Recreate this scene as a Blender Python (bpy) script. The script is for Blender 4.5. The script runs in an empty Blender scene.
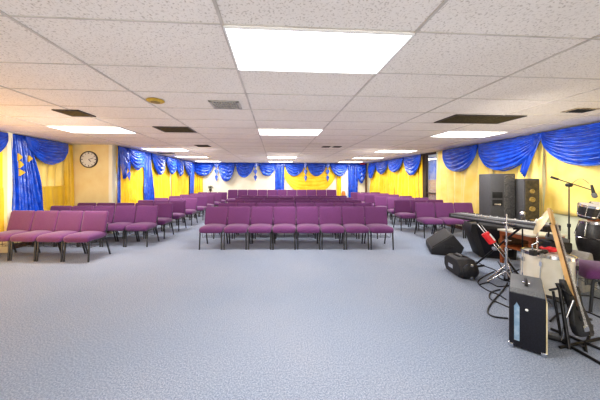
import bpy, bmesh, math, random
from mathutils import Vector, Matrix
random.seed(7)
PI = math.pi
C = bpy.context.scene.collection
# ------------------------------------------------------------------ measured frame
F, CX, CY, H = 249.0, 291.0, 180.0, 1.44      # focal (px), principal point, eye height
PHI = math.atan(16 / 249.0)                   # the room is turned a little against the camera
CEIL = 2.39
UR, UL, UF, VB, VC, V0 = 5.40, -5.45, -4.40, 13.9, 7.02, -3.2
cp, sp = math.cos(PHI), math.sin(PHI)

def W(u, v, z=0.0):                            # room frame -> world
    return Vector((u * cp - v * sp, u * sp + v * cp, z))
def fl(px, py, z=0.0):                         # photo point -> place at height z
    Y = F * (H - z) / (py - CY)
    return Vector(((px - CX) / F * Y, Y, z))
def at(px, py, Y):                             # photo point -> place at depth Y
    return Vector(((px - CX) / F * Y, Y, H - (py - CY) / F * Y))
def onwall(w, px, py, off=.13):                # photo point -> (along, height) just in front of a wall
    a = (px - CX) / F
    if w == 'B':
        Y = (VB - off) / (cp - a * sp); X = a * Y
        return X * cp + Y * sp, H - (py - CY) / F * Y
    U = {'R': UR - off, 'L': UL + off, 'F': UF + off}[w]
    Y = U / (a * cp + sp); X = a * Y
    return -X * sp + Y * cp, H - (py - CY) / F * Y
def wp(w, s, d, z):                            # wall point: along s, d out from the wall
    if w == 'B': return W(s, VB - d, z)
    if w == 'R': return W(UR - d, s, z)
    if w == 'L': return W(UL + d, s, z)
    return W(UF + d, s, z)

# ------------------------------------------------------------------ materials
def mat(name, col, rough=0.6, metal=0.0, spec=0.5, sheen=0.0, coat=0.0):
    m = bpy.data.materials.new(name); m.use_nodes = True
    b = m.node_tree.nodes['Principled BSDF']
    b.inputs['Base Color'].default_value = (*col, 1)
    b.inputs['Roughness'].default_value = rough
    b.inputs['Metallic'].default_value = metal
    b.inputs['Specular IOR Level'].default_value = spec
    b.inputs['Sheen Weight'].default_value = sheen
    b.inputs['Coat Weight'].default_value = coat
    return m
def N(m, t, **kw):
    n = m.node_tree.nodes.new(t)
    for k, v in kw.items(): setattr(n, k, v)
    return n
def LK(m, a, b): m.node_tree.links.new(a, b)
def noisy(m, c1, c2, scale, detail=3, lo=0.35, hi=0.65, bump=0.0, dist=0.01, stretch=None, rough=None):
    b = m.node_tree.nodes['Principled BSDF']
    tc = N(m, 'ShaderNodeTexCoord'); mp = N(m, 'ShaderNodeMapping')
    LK(m, tc.outputs['Object'], mp.inputs['Vector'])
    if stretch: mp.inputs['Scale'].default_value = stretch
    n = N(m, 'ShaderNodeTexNoise'); n.inputs['Scale'].default_value = scale; n.inputs['Detail'].default_value = detail
    LK(m, mp.outputs['Vector'], n.inputs['Vector'])
    r = N(m, 'ShaderNodeValToRGB'); r.color_ramp.elements[0].position = lo; r.color_ramp.elements[1].position = hi
    r.color_ramp.elements[0].color = (*c1, 1); r.color_ramp.elements[1].color = (*c2, 1)
    LK(m, n.outputs['Fac'], r.inputs['Fac']); LK(m, r.outputs['Color'], b.inputs['Base Color'])
    if bump:
        bp = N(m, 'ShaderNodeBump'); bp.inputs['Strength'].default_value = bump; bp.inputs['Distance'].default_value = dist
        LK(m, n.outputs['Fac'], bp.inputs['Height']); LK(m, bp.outputs['Normal'], b.inputs['Normal'])
    return m
def carpet_mat():
    m = mat('carpet', (.5, .56, .66), .95, spec=.1, sheen=.15)
    b = m.node_tree.nodes['Principled BSDF']
    tc = N(m, 'ShaderNodeTexCoord')
    n1 = N(m, 'ShaderNodeTexNoise'); n1.inputs['Scale'].default_value = 90; n1.inputs['Detail'].default_value = 6; n1.inputs['Roughness'].default_value = .75
    n2 = N(m, 'ShaderNodeTexNoise'); n2.inputs['Scale'].default_value = .7; n2.inputs['Detail'].default_value = 4
    for n in (n1, n2): LK(m, tc.outputs['Object'], n.inputs['Vector'])
    r1 = N(m, 'ShaderNodeValToRGB'); e = r1.color_ramp.elements
    e[0].position = .34; e[1].position = .66
    e[0].color = (.145, .183, .25, 1); e[1].color = (.50, .55, .65, 1)
    r2 = N(m, 'ShaderNodeValToRGB'); e = r2.color_ramp.elements
    e[0].position = .35; e[1].position = .68
    e[0].color = (.86, .9, .95, 1); e[1].color = (1.0, .98, .98, 1)
    mx = N(m, 'ShaderNodeMix', data_type='RGBA', blend_type='MULTIPLY'); mx.inputs['Factor'].default_value = 1
    LK(m, n1.outputs['Fac'], r1.inputs['Fac']); LK(m, n2.outputs['Fac'], r2.inputs['Fac'])
    LK(m, r1.outputs['Color'], mx.inputs[6]); LK(m, r2.outputs['Color'], mx.inputs[7])
    LK(m, mx.outputs[2], b.inputs['Base Color'])
    bp = N(m, 'ShaderNodeBump'); bp.inputs['Strength'].default_value = .5; bp.inputs['Distance'].default_value = .01
    LK(m, n1.outputs['Fac'], bp.inputs['Height']); LK(m, bp.outputs['Normal'], b.inputs['Normal'])
    return m
def tile_mat():
    m = mat('ceiling_tile', (.8, .78, .75), .9, spec=.2)
    b = m.node_tree.nodes['Principled BSDF']
    tc = N(m, 'ShaderNodeTexCoord')
    n1 = N(m, 'ShaderNodeTexNoise'); n1.inputs['Scale'].default_value = 75; n1.inputs['Detail'].default_value = 4
    n2 = N(m, 'ShaderNodeTexNoise'); n2.inputs['Scale'].default_value = .8; n2.inputs['Detail'].default_value = 2
    for n in (n1, n2): LK(m, tc.outputs['Object'], n.inputs['Vector'])
    r = N(m, 'ShaderNodeValToRGB'); e = r.color_ramp.elements
    e[0].position = .30; e[1].position = .46
    e[0].color = (.56, .51, .46, 1); e[1].color = (.88, .835, .79, 1)
    LK(m, n1.outputs['Fac'], r.inputs['Fac'])
    r2 = N(m, 'ShaderNodeValToRGB'); e = r2.color_ramp.elements
    e[0].position = .3; e[1].position = .7
    e[0].color = (.93, .92, .91, 1); e[1].color = (1, 1, 1, 1)
    LK(m, n2.outputs['Fac'], r2.inputs['Fac'])
    mx = N(m, 'ShaderNodeMix', data_type='RGBA', blend_type='MULTIPLY'); mx.inputs['Factor'].default_value = 1
    LK(m, r.outputs['Color'], mx.inputs[6]); LK(m, r2.outputs['Color'], mx.inputs[7])
    LK(m, mx.outputs[2], b.inputs['Base Color'])
    return m
def emit(name, col, s):
    m = bpy.data.materials.new(name); m.use_nodes = True
    nt = m.node_tree; nt.nodes.clear()
    e = nt.nodes.new('ShaderNodeEmission'); e.inputs[0].default_value = (*col, 1); e.inputs[1].default_value = s
    o = nt.nodes.new('ShaderNodeOutputMaterial'); nt.links.new(e.outputs[0], o.inputs[0])
    return m
def brick_mat():
    m = mat('brick', (.4, .2, .1), .9)
    b = m.node_tree.nodes['Principled BSDF']
    tc = N(m, 'ShaderNodeTexCoord'); mp = N(m, 'ShaderNodeMapping'); mp.inputs['Rotation'].default_value = (PI/2, 0, PI/2)
    br = N(m, 'ShaderNodeTexBrick'); br.inputs['Scale'].default_value = 3
    br.inputs['Color1'].default_value = (.5, .24, .09, 1); br.inputs['Color2'].default_value = (.33, .15, .07, 1); br.inputs['Mortar'].default_value = (.55, .42, .28, 1)
    LK(m, tc.outputs['Object'], mp.inputs['Vector']); LK(m, mp.outputs['Vector'], br.inputs['Vector']); LK(m, br.outputs['Color'], b.inputs['Base Color'])
    return m

M = {}
M['carpet'] = carpet_mat(); M['tile'] = tile_mat(); M['brick'] = brick_mat()
M['grid'] = noisy(mat('ceiling_tee', (.5, .48, .45), .6), (.52, .48, .44), (.64, .60, .56), 6)
M['wall'] = noisy(mat('cream_wall', (.8, .68, .42), .75), (.88, .70, .34), (.94, .79, .43), 3)
M['wallB'] = noisy(mat('pale_wall', (.85, .8, .62), .75), (.86, .79, .60), (.92, .86, .68), 3)
M['pale'] = noisy(mat('white_wall', (.85, .83, .75), .75), (.92, .85, .62), (.96, .90, .70), 3)
M['green'] = noisy(mat('pale_green_wall', (.72, .74, .55), .8), (.66, .68, .50), (.76, .78, .60), 4)
M['base'] = noisy(mat('dark_wood', (.12, .06, .03), .6), (.09, .045, .03), (.16, .08, .05), 12)
M['yellow'] = noisy(mat('yellow_satin', (.9, .6, .07), .42, sheen=.3), (.98, .58, .01), (1.0, .72, .035), 3, bump=.4, dist=.06)
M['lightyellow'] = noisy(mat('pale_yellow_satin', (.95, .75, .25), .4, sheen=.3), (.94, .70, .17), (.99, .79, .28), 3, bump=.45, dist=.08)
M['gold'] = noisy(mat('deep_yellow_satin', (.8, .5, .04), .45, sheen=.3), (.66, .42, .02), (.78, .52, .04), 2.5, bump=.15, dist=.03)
M['blue'] = noisy(mat('blue_satin', (.02, .10, .62), .27, sheen=.1, spec=.9, coat=.25), (.006, .055, .44), (.012, .115, .72), 7, detail=5, bump=.55, dist=.05)
M['purple'] = noisy(mat('purple_fabric', (.27, .06, .2), .85, sheen=.35, spec=.2), (.125, .037, .125), (.215, .072, .215), 180, detail=2, lo=.3, hi=.7, bump=.2, dist=.002)
M['backpanel'] = noisy(mat('dark_back_shell', (.08, .03, .06), .6), (.06, .02, .05), (.09, .035, .07), 40)
M['frame'] = noisy(mat('charcoal_frame', (.05, .055, .06), .35, metal=.4), (.03, .033, .04), (.10, .105, .115), 300)
M['black'] = noisy(mat('black_plastic', (.02, .02, .022), .45), (.014, .014, .016), (.03, .03, .033), 60)
M['vinyl'] = noisy(mat('black_carpet_covering', (.03, .03, .035), .8), (.04, .04, .044), (.11, .11, .118), 220, bump=.3, dist=.002)
M['grille'] = noisy(mat('speaker_grille', (.06, .06, .06), .5, metal=.3), (.07, .07, .073), (.5, .5, .5), 90, lo=.5, hi=.72)  # pale specks paint the glints on the mesh into the colour
M['greyvinyl'] = noisy(mat('grey_vinyl', (.16, .17, .18), .5), (.12, .13, .14), (.2, .21, .22), 120)
M['grilledark'] = noisy(mat('dark_speaker_cloth', (.03, .03, .03), .7), (.012, .012, .013), (.05, .05, .052), 150)
M['blackvinyl'] = noisy(mat('black_vinyl', (.02, .02, .022), .55), (.014, .014, .016), (.045, .045, .05), 200)
M['navy'] = noisy(mat('black_navy_cloth', (.012, .014, .03), .7), (.005, .006, .012), (.012, .013, .024), 150)
M['chrome'] = noisy(mat('chrome', (.75, .75, .77), .18, metal=1), (.65, .65, .67), (.82, .82, .84), 8)
M['brass'] = noisy(mat('brass', (.75, .55, .25), .3, metal=.8), (.68, .5, .22), (.8, .62, .3), 10)
M['palebrass'] = noisy(mat('pale_brass', (.8, .68, .42), .35, metal=.25), (.74, .60, .34), (.86, .76, .52), 10)
M['darkolive'] = noisy(mat('dark_tan_board', (.09, .07, .03), .5), (.04, .033, .02), (.09, .07, .035), 20)
M['darkmetal'] = noisy(mat('black_metal', (.03, .03, .032), .35, metal=.5), (.02, .02, .022), (.045, .045, .05), 40)
M['cream'] = noisy(mat('cream_drum_shell', (.80, .76, .64), .35, coat=.4), (.74, .70, .57), (.84, .80, .69), 6)
M['head'] = noisy(mat('drum_head', (.85, .83, .76), .5), (.78, .76, .69), (.88, .86, .80), 9)
M['cherry'] = noisy(mat('cherry_wood', (.4, .12, .04), .4), (.30, .075, .025), (.50, .17, .06), 5, stretch=(1, 1, 8))
M['maple'] = noisy(mat('maple_neck', (.7, .45, .2), .35), (.62, .38, .15), (.76, .5, .24), 7, stretch=(4, 4, 1))
M['fret'] = noisy(mat('dark_fretboard', (.10, .05, .03), .4), (.07, .035, .02), (.13, .07, .04), 20)
M['red'] = noisy(mat('red_cloth', (.75, .02, .03), .5), (.62, .01, .02), (.82, .04, .05), 12)
M['white'] = noisy(mat('white_plastic', (.85, .85, .84), .4), (.80, .80, .79), (.88, .88, .87), 10)
M['stripe'] = noisy(mat('pale_blue_strip', (.32, .45, .58), .35), (.20, .32, .46), (.34, .46, .58), 20)
M['vent'] = noisy(mat('vent_grey', (.12, .11, .10), .6), (.05, .045, .04), (.09, .08, .075), 30)
M['ventlight'] = noisy(mat('vent_painted', (.45, .44, .42), .5), (.40, .39, .37), (.5, .49, .46), 30)
M['void'] = noisy(mat('duct_dark', (.015, .014, .013), .9), (.01, .01, .01), (.02, .02, .02), 10)
M['amber'] = noisy(mat('amber_disc', (.6, .40, .05), .5), (.50, .33, .04), (.68, .47, .07), 60)
M['rust'] = noisy(mat('water_stain', (.35, .2, .08), .9), (.12, .09, .06), (.6, .5, .36), 25)
M['leafgreen'] = noisy(mat('dusty_leaves', (.15, .16, .11), .7), (.09, .10, .07), (.22, .22, .17), 30)
M['orange'] = noisy(mat('orange_shade', (.85, .28, .05), .5), (.8, .25, .04), (.9, .36, .1), 8)
M['exitred'] = noisy(mat('red_sign_box', (.6, .04, .03), .4), (.5, .03, .02), (.68, .07, .05), 8)
M['doorframe'] = noisy(mat('dark_window_frame', (.05, .035, .03), .45), (.035, .025, .02), (.07, .05, .04), 14)
M['olive'] = noisy(mat('tan_cone', (.32, .22, .06), .6), (.26, .18, .04), (.38, .27, .09), 30)
M['diffuser'] = emit('lit_diffuser', (1, .985, .96), 5.0)
g = mat('window_glass', (.9, .95, 1), .03); gb = g.node_tree.nodes['Principled BSDF']
gb.inputs['Transmission Weight'].default_value = .85; M['glass'] = g

# ------------------------------------------------------------------ mesh builder
class MB:
    def __init__(s): s.v, s.f, s.m = [], [], []
    def add(s, vs, fs, mi=0):
        o = len(s.v); s.v += [Vector(p) for p in vs]
        s.f += [tuple(i + o for i in f) for f in fs]; s.m += [mi] * len(fs); return s
    def bx(s, c, d, mx=None, mi=0):
        vs = [Vector(((i & 1) - .5, ((i >> 1) & 1) - .5, (i >> 2) - .5)) for i in range(8)]
        vs = [Vector((p.x * d[0], p.y * d[1], p.z * d[2])) for p in vs]
        if mx is not None: vs = [mx @ p for p in vs]
        vs = [p + Vector(c) for p in vs]
        return s.add(vs, [(0, 2, 3, 1), (4, 5, 7, 6), (0, 1, 5, 4), (2, 6, 7, 3), (0, 4, 6, 2), (1, 3, 7, 5)], mi)
    def tube(s, pts, r, n=8, mi=0, cap=True):
        pts = [Vector(p) for p in pts]; k = len(pts)
        rr = r if isinstance(r, (list, tuple)) else [r] * k
        vs, fs = [], []; up = None
        for i, p in enumerate(pts):
            d = (pts[min(i + 1, k - 1)] - pts[max(i - 1, 0)]).normalized()
            if up is None: up = d.orthogonal().normalized()
            up = (up - d * up.dot(d)).normalized(); side = d.cross(up)
            for j in range(n):
                a = 2 * PI * j / n; vs.append(p + (up * math.cos(a) + side * math.sin(a)) * rr[i])
        for i in range(k - 1):
            for j in range(n):
                fs.append((i * n + j, i * n + (j + 1) % n, (i + 1) * n + (j + 1) % n, (i + 1) * n + j))
        if cap: fs += [tuple(reversed(range(n))), tuple((k - 1) * n + j for j in range(n))]
        return s.add(vs, fs, mi)
    def lathe(s, prof, c=(0, 0, 0), n=28, mx=None, mi=0):
        vs, fs = [], []; k = len(prof)
        for r, z in prof:
            for j in range(n):
                a = 2 * PI * j / n; p = Vector((r * math.cos(a), r * math.sin(a), z))
                if mx is not None: p = mx @ p
                vs.append(p + Vector(c))
        for i in range(k - 1):
            for j in range(n):
                fs.append((i * n + j, i * n + (j + 1) % n, (i + 1) * n + (j + 1) % n, (i + 1) * n + j))
        return s.add(vs, fs, mi)
    def sheet(s, fn, nu, nv, mi=0, closed=None):
        vs = [fn(i / nu, j / nv) for j in range(nv + 1) for i in range(nu + 1)]
        fs = [(j * (nu + 1) + i, j * (nu + 1) + i + 1, (j + 1) * (nu + 1) + i + 1, (j + 1) * (nu + 1) + i) for j in range(nv) for i in range(nu)]
        return s.add(vs, fs, mi)
    def prism(s, poly, d, mx=None, c=(0, 0, 0), mi=0):  # poly in XZ, extruded along Y
        n = len(poly); vs = [Vector((x, y, z)) for y in (-d / 2, d / 2) for x, z in poly]
        if mx is not None: vs = [mx @ p for p in vs]
        vs = [p + Vector(c) for p in vs]
        fs = [tuple(range(n)), tuple(reversed(range(n, 2 * n)))] + [(i, i + n, (i + 1) % n + n, (i + 1) % n) for i in range(n)]
        return s.add(vs, fs, mi)
    def build(s, name, mats, parent=None, smooth=False, bevel=0, seg=2, solid=0, sub=0):
        me = bpy.data.meshes.new(name)
        me.from_pydata([tuple(p) for p in s.v], [], s.f)
        if not isinstance(mats, (list, tuple)): mats = [mats]
        for m in mats: me.materials.append(m)
        for p, i in zip(me.polygons, s.m): p.material_index = i
        bm = bmesh.new(); bm.from_mesh(me)
        if solid:
            bmesh.ops.recalc_face_normals(bm, faces=bm.faces)
            bmesh.ops.solidify(bm, geom=bm.faces[:], thickness=solid)
        if bevel:
            es = [e for e in bm.edges if len(e.link_faces) == 2 and e.calc_face_angle(0) > .5]
            bmesh.ops.bevel(bm, geom=es, offset=bevel, segments=seg, profile=.6, affect='EDGES')
        bmesh.ops.recalc_face_normals(bm, faces=bm.faces)
        bm.to_mesh(me); bm.free()
        o = bpy.data.objects.new(name, me); C.objects.link(o)
        if parent is not None: o.parent = parent
        if smooth or bevel:
            for p in me.polygons: p.use_smooth = True
            if not smooth or smooth == 'auto':
                try: me.set_sharp_from_angle(angle=math.radians(50))
                except Exception: pass
        return o

def tag(o, label, cat, group=None, kind=None):
    if label: o['label'] = label
    if cat: o['category'] = cat
    if group: o['group'] = group
    if kind: o['kind'] = kind
    return o
def thing(name, label, cat, loc=(0, 0, 0), rz=0, group=None):
    o = bpy.data.objects.new(name, None); C.objects.link(o); o.empty_display_size = .1
    o.location = loc; o.rotation_euler = (0, 0, rz)
    return tag(o, label, cat, group)
def struct(name, mb, m, room=True, **k):
    o = mb.build(name, m, **k); o['kind'] = 'structure'
    if room: o.rotation_euler = (0, 0, PHI)
    return o
def dup(root, loc, rz, label, group=None):
    r = root.copy(); C.objects.link(r); r.location = loc; r.rotation_euler = (0, 0, rz)
    r['label'] = label
    if group: r['group'] = group
    for ch in list(root.children):
        c = ch.copy(); C.objects.link(c); c.parent = r
        for g_ in ch.children:
            d = g_.copy(); C.objects.link(d); d.parent = c
    return r
def RZ(a): return Matrix.Rotation(a, 3, 'Z')
def RX(a): return Matrix.Rotation(a, 3, 'X')
def RY(a): return Matrix.Rotation(a, 3, 'Y')
ORD = ['first', 'second', 'third', 'fourth', 'fifth', 'sixth', 'seventh', 'eighth', 'ninth', 'tenth', 'eleventh', 'twelfth']

# ------------------------------------------------------------------ room shell (room frame)
struct('floor', MB().bx(((UL + UR) / 2, (V0 + VB) / 2 + .2, -.05), (UR - UL + 3.2, VB - V0 + .9, .1)), M['carpet'])
struct('ceiling', MB().bx(((UL + UR) / 2, (V0 + VB) / 2 + .1, CEIL + .05), (UR - UL + .6, VB - V0 + .6, .1)), M['tile'])
# wall_right with an opening for the dark framed window
s_a, _ = onwall('R', 436.5, 180, 0); s_b, _ = onwall('R', 419, 180, 0)
wr = MB()
wr.bx((UR + .06, (V0 + s_a) / 2, CEIL / 2), (.12, s_a - V0, CEIL))
wr.bx((UR + .06, (s_b + VB) / 2, CEIL / 2), (.12, VB - s_b, CEIL))
wr.bx((UR + .06, (s_a + s_b) / 2, .2), (.12, s_b - s_a, .4))
struct('wall_right', wr, M['green'])
struct('wall_back', MB().bx(((UF + UR) / 2, VB + .06, CEIL / 2), (UR - UF + .24, .12, CEIL)), M['wallB'])
struct('wall_left', MB().bx((UL - .06, (V0 + VC) / 2, CEIL / 2), (.12, VC - V0, CEIL)), M['wall'])
struct('wall_clock_side', MB().bx(((UL + UF) / 2 - .06, VC + .06, CEIL / 2), (UF - UL + .12, .12, CEIL)), M['wall'])
struct('wall_far_left', MB().bx((UF - .06, (VC + .12 + VB) / 2, CEIL / 2), (.12, VB - VC - .12, CEIL)), M['pale'])
# white corner casing where the clock wall ends
struct('trim_1', MB().bx((UF + .013, VC + .19, CEIL / 2), (.026, .38, CEIL)).bx((UF - .02, VC - .012, CEIL / 2), (.09, .024, CEIL)), M['pale'])
struct('wall_front', MB().bx(((UL + UR) / 2, V0 - .06, CEIL / 2), (UR - UL + .24, .12, CEIL)), M['pale'])
struct('baseboard_right', MB().bx((UR - .01, (V0 + VB) / 2, .05), (.02, VB - V0, .1)), M['base'])
struct('baseboard_back', MB().bx(((UF + UR) / 2, VB - .01, .05), (UR - UF, .02, .1)), M['base'])
struct('baseboard_left', MB().bx((UL + .01, (V0 + VC) / 2, .05), (.02, VC - V0, .1)).bx(((UL + UF) / 2, VC - .01, .05), (UF - UL, .02, .1)).bx((UF + .01, (VC + VB) / 2, .05), (.02, VB - VC, .1)), M['base'])
# ceiling tee grid
gm = MB(); TU, TV = 1.22, .61; GU, GV = -.32, 1.54
k = -5
for k in range(-5, 6):
    u = GU + k * TU
    if UL < u < UR: gm.bx((u, (V0 + VB) / 2, CEIL - .003), (.019, VB - V0, .008))
for k in range(-8, 22):
    v = GV + k * TV
    if V0 < v < VB: gm.bx(((UL + UR) / 2, v, CEIL - .002), (UR - UL, .009, .006))
struct('trim_2', gm, M['grid'])
# window with dark frame in wall_right
s0, s1 = s_a, s_b; zb, zt = .4, CEIL
fr = MB()
dm = (s1 - s0)
fr.bx((UR + .05, s0 + .02, (zb + zt) / 2), (.06, .04, zt - zb))
fr.bx((UR + .02, s1 - dm * .24, (zb + zt) / 2), (.10, dm * .44, zt - zb))
fr.bx((UR + .02, (s0 + s1) / 2, zb + .03), (.16, dm, .06)); fr.bx((UR + .02, (s0 + s1) / 2, zt - .035), (.16, dm, .07))
fr.bx((UR + .02, (s0 + s1) / 2, .98), (.06, dm, .04))
wn = struct('window_1', fr, M['doorframe'])
gl = MB().bx((UR + .06, (s0 + s1) / 2, (zb + zt) / 2), (.006, dm, zt - zb)).build('pane', M['glass'], wn)
struct('wall_outside', MB().bx((UR + 1.5, (s0 + s1) / 2 + 1.0, .72), (.2, 5, 1.44)), M['brick'])
dk = struct('drape_beyond', MB().bx((UR + 1.55, (s0 + s1) / 2 + 1.0, 1.95), (.1, 5, 1.0)), M['blue'])  # blue slab standing in for the blue drape seen in the pane
ld = bpy.data.lights.new('outside_fill', 'AREA'); ld.size = .8; ld.energy = 30; ld.color = (1, .85, .65)  # fill lamp added to light the brick past the window
lo = bpy.data.objects.new('outside_fill', ld); C.objects.link(lo); lo.location = W(UR + .8, (s0 + s1) / 2 + 1.6, 2.3)

# ------------------------------------------------------------------ ceiling lights, vents
def panel(i, j, label, size=(TU, TV)):
    u, v = GU + (i + .5) * TU, GV + (j + .5) * TV
    t = thing('ceiling_light', label, 'ceiling light', W(u, v, CEIL - .012), PHI, 'recessed fluorescent panels')
    a, b = size[0] - .03, size[1] - .03
    f = MB()
    f.bx((0, b / 2 + .005, 0), (a + .02, .012, .012)); f.bx((0, -b / 2 - .005, 0), (a + .02, .012, .012))
    f.bx((a / 2 + .005, 0, 0), (.012, b, .012)); f.bx((-a / 2 - .005, 0, 0), (.012, b, .012))
    f.build('frame', M['white'], t)
    MB().bx((0, 0, .002), (a, b, .006)).build('diffuser', M['diffuser'], t)
    ld = bpy.data.lights.new('panel_lamp', 'AREA'); ld.shape = 'RECTANGLE'; ld.size = 1.1; ld.size_y = .5
    ld.energy = POWER; ld.color = (1, .97, .94)
    lo = bpy.data.objects.new('panel_lamp', ld); C.objects.link(lo); lo.location = W(u, v, CEIL - .03); lo.rotation_euler = (0, 0, PHI)
    lo.data.cycles.max_bounces = 6
POWER = 32
PL = [(0, 0, 'large bright panel overhead, nearest of the middle ceiling lights'), (0, 5, 'bright panel in the middle ceiling line, second from the camera'),
      (0, 14, 'bright panel in the middle ceiling line, third from the camera'), (0, 18, 'bright panel in the middle ceiling line, next to the back wall'),
      (-3, 5, 'bright panel in front of the clock wall'), (-3, 10, 'bright panel beside the curtained wall just past the clock wall'),
      (-3, 14, 'bright panel in the clock side line, third from the clock'), (-3, 18, 'bright panel in the clock side line, next to the back wall'),
      (3, 5, 'bright panel above the tall speakers'), (3, 10, 'bright panel above the dark framed window'),
      (3, 14, 'bright panel in the window side line, second past the window'), (3, 18, 'bright panel in the window side line, next to the back wall')]
for a in PL: panel(*a)
for i in (-3, 0, 3):   # the lamps of the part of the room behind the camera
    ld = bpy.data.lights.new('rear_lamp', 'AREA'); ld.shape = 'RECTANGLE'; ld.size = 1.1; ld.size_y = .5; ld.energy = POWER * .8; ld.color = (1, .97, .94)
    lo = bpy.data.objects.new('rear_lamp', ld); C.objects.link(lo); lo.location = W(GU + (i + .5) * TU, -1.4, CEIL - .03)

def vent(px, py, w, d, label, kind='grille', rz=0):
    p = fl(px, py, CEIL) if False else at(px, py, F * (CEIL - H) / (CY - py))
    t = thing('ceiling_vent', label, 'ceiling vent', (p.x, p.y, CEIL - .008), PHI + rz)
    MB().bx((0, 0, .004), (w - .02, d - .02, .004)).build('backing', M['void'], t)
    if 'dark' in label: kind = 'return'
    f = MB(); m = M['ventlight'] if kind == 'grille' else M['vent']
    for sx in (-1, 1): f.bx((sx * (w / 2 - .015), 0, 0), (.03, d, .012))
    for sy in (-1, 1): f.bx((0, sy * (d / 2 - .015), 0), (w, .03, .012))
    f.build('frame', m, t)
    s = MB()
    if kind == 'grille':
        for q in range(9): s.bx((-(w / 2 - .05) + q * (w - .1) / 8, 0, -.004), (.008, d - .05, .014), RY(.5))
        for q in range(3): s.bx((0, (q - 1) * d * .22, -.003), (w - .06, .008, .014), RX(.5))
    else:
        n = max(5, int(d / .03))
        for q in range(n): s.bx((0, -(d / 2 - .04) + q * (d - .08) / (n - 1), 0), (w - .05, .012, .006), RX(.5))
    s.build('louvre', m if kind == 'grille' else M['darkolive'], t)
vent(226, 104.5, .36, .32, 'square painted air diffuser with curved louvres ahead of the middle light line')
vent(75, 112.8, .34, .34, 'small dark square return vent near the clock side')
vent(176, 129.3, .62, .5, 'wide dark slatted return vent between the two light lines')
vent(478, 119, 1.1, .5, 'large dark rectangular return grille above the tall speakers', 'return')
vent(203, 145.7, .36, .36, 'small dark ceiling vent far down the clock side')
vent(326, 146.6, .22, .22, 'small dark ceiling vent, one of a pair over the middle chairs, nearer the clock side')
vent(337, 146.6, .22, .22, 'small dark ceiling vent, one of a pair over the middle chairs, nearer the window side')
vent(166, 153, .5, .3, 'dark vent behind the second clock side light')
p = at(580, 110, F * (CEIL - H) / 70)
t = thing('ceiling_vent', 'rusty stained ceiling vent above the boom microphone', 'ceiling vent', (p.x, p.y, CEIL - .008), PHI)
MB().bx((0, 0, .002), (.34, .2, .008)).build('frame', M['rust'], t)
s = MB()
for q in range(6): s.bx((-.11 + q * .045, 0, -.004), (.02, .15, .008), RY(.5))
s.build('louvre', M['void'], t)
p = at(155.5, 100, F * (CEIL - H) / 80)
t = thing('ceiling_speaker', 'round amber yellow ceiling speaker cover beside the tee line', 'speaker', (p.x, p.y, CEIL - .01), 0)
MB().lathe([(.085, .01), (.10, .0), (.085, -.012), (.06, -.016), (.0001, -.016)], n=32).build('rim', M['amber'], t, smooth='auto')
MB().lathe([(.055, -.014), (.05, -.02), (.001, -.02)], n=24).build('grille', M['olive'], t, smooth='auto')

# ------------------------------------------------------------------ clock and switch on the clock wall
a = (89.3 - CX) / F; Yc = (VC) / (cp - a * sp); pc = at(89.3, 159.5, Yc)
t = thing('wall_clock', 'round wall clock with pale dial and dark rim', 'clock', W(-math.hypot(0, 0) + (pc.x * cp + pc.y * sp), VC - .002, pc.z), PHI)
R_ = .225
mxy = RX(PI / 2)
MB().lathe([(R_, .0), (R_, .02), (R_ - .008, .036), (R_ - .024, .036), (R_ - .028, .022)], mx=mxy, n=40).build('rim', M['vent'], t, smooth='auto')
MB().lathe([(R_ - .026, .004), (R_ - .026, .02), (.001, .02)], mx=mxy, n=40).build('dial', M['head'], t, smooth='auto')
nm = MB()
for q in range(12):
    aa = q * PI / 6; r1 = R_ - .055
    nm.bx((math.sin(aa) * r1, -.024, math.cos(aa) * r1), (.012 if q % 3 else .02, .003, .032), RY(aa))
nm.build('hour_mark', M['black'], t)
for nme, aa, L, w_ in (('hour_hand', 2.35, .085, .014), ('minute_hand', 1.25, .13, .009)):
    MB().bx((math.sin(aa) * L / 2, -.028, math.cos(aa) * L / 2), (w_, .004, L), RY(aa)).build(nme, M['black'], t)
sz, zz = onwall('F', 114.5, 175)
t = thing('light_switch', 'small white wall switch plate on the corner beside the clock wall', 'switch', W(UF + .029, VC + .2, 1.55), PHI - PI / 2)
MB().bx((0, 0, 0), (.075, .008, .12)).build('plate', M['white'], t, bevel=.002)
MB().bx((0, .005, 0), (.02, .01, .035)).build('toggle', M['vent'], t)

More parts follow.
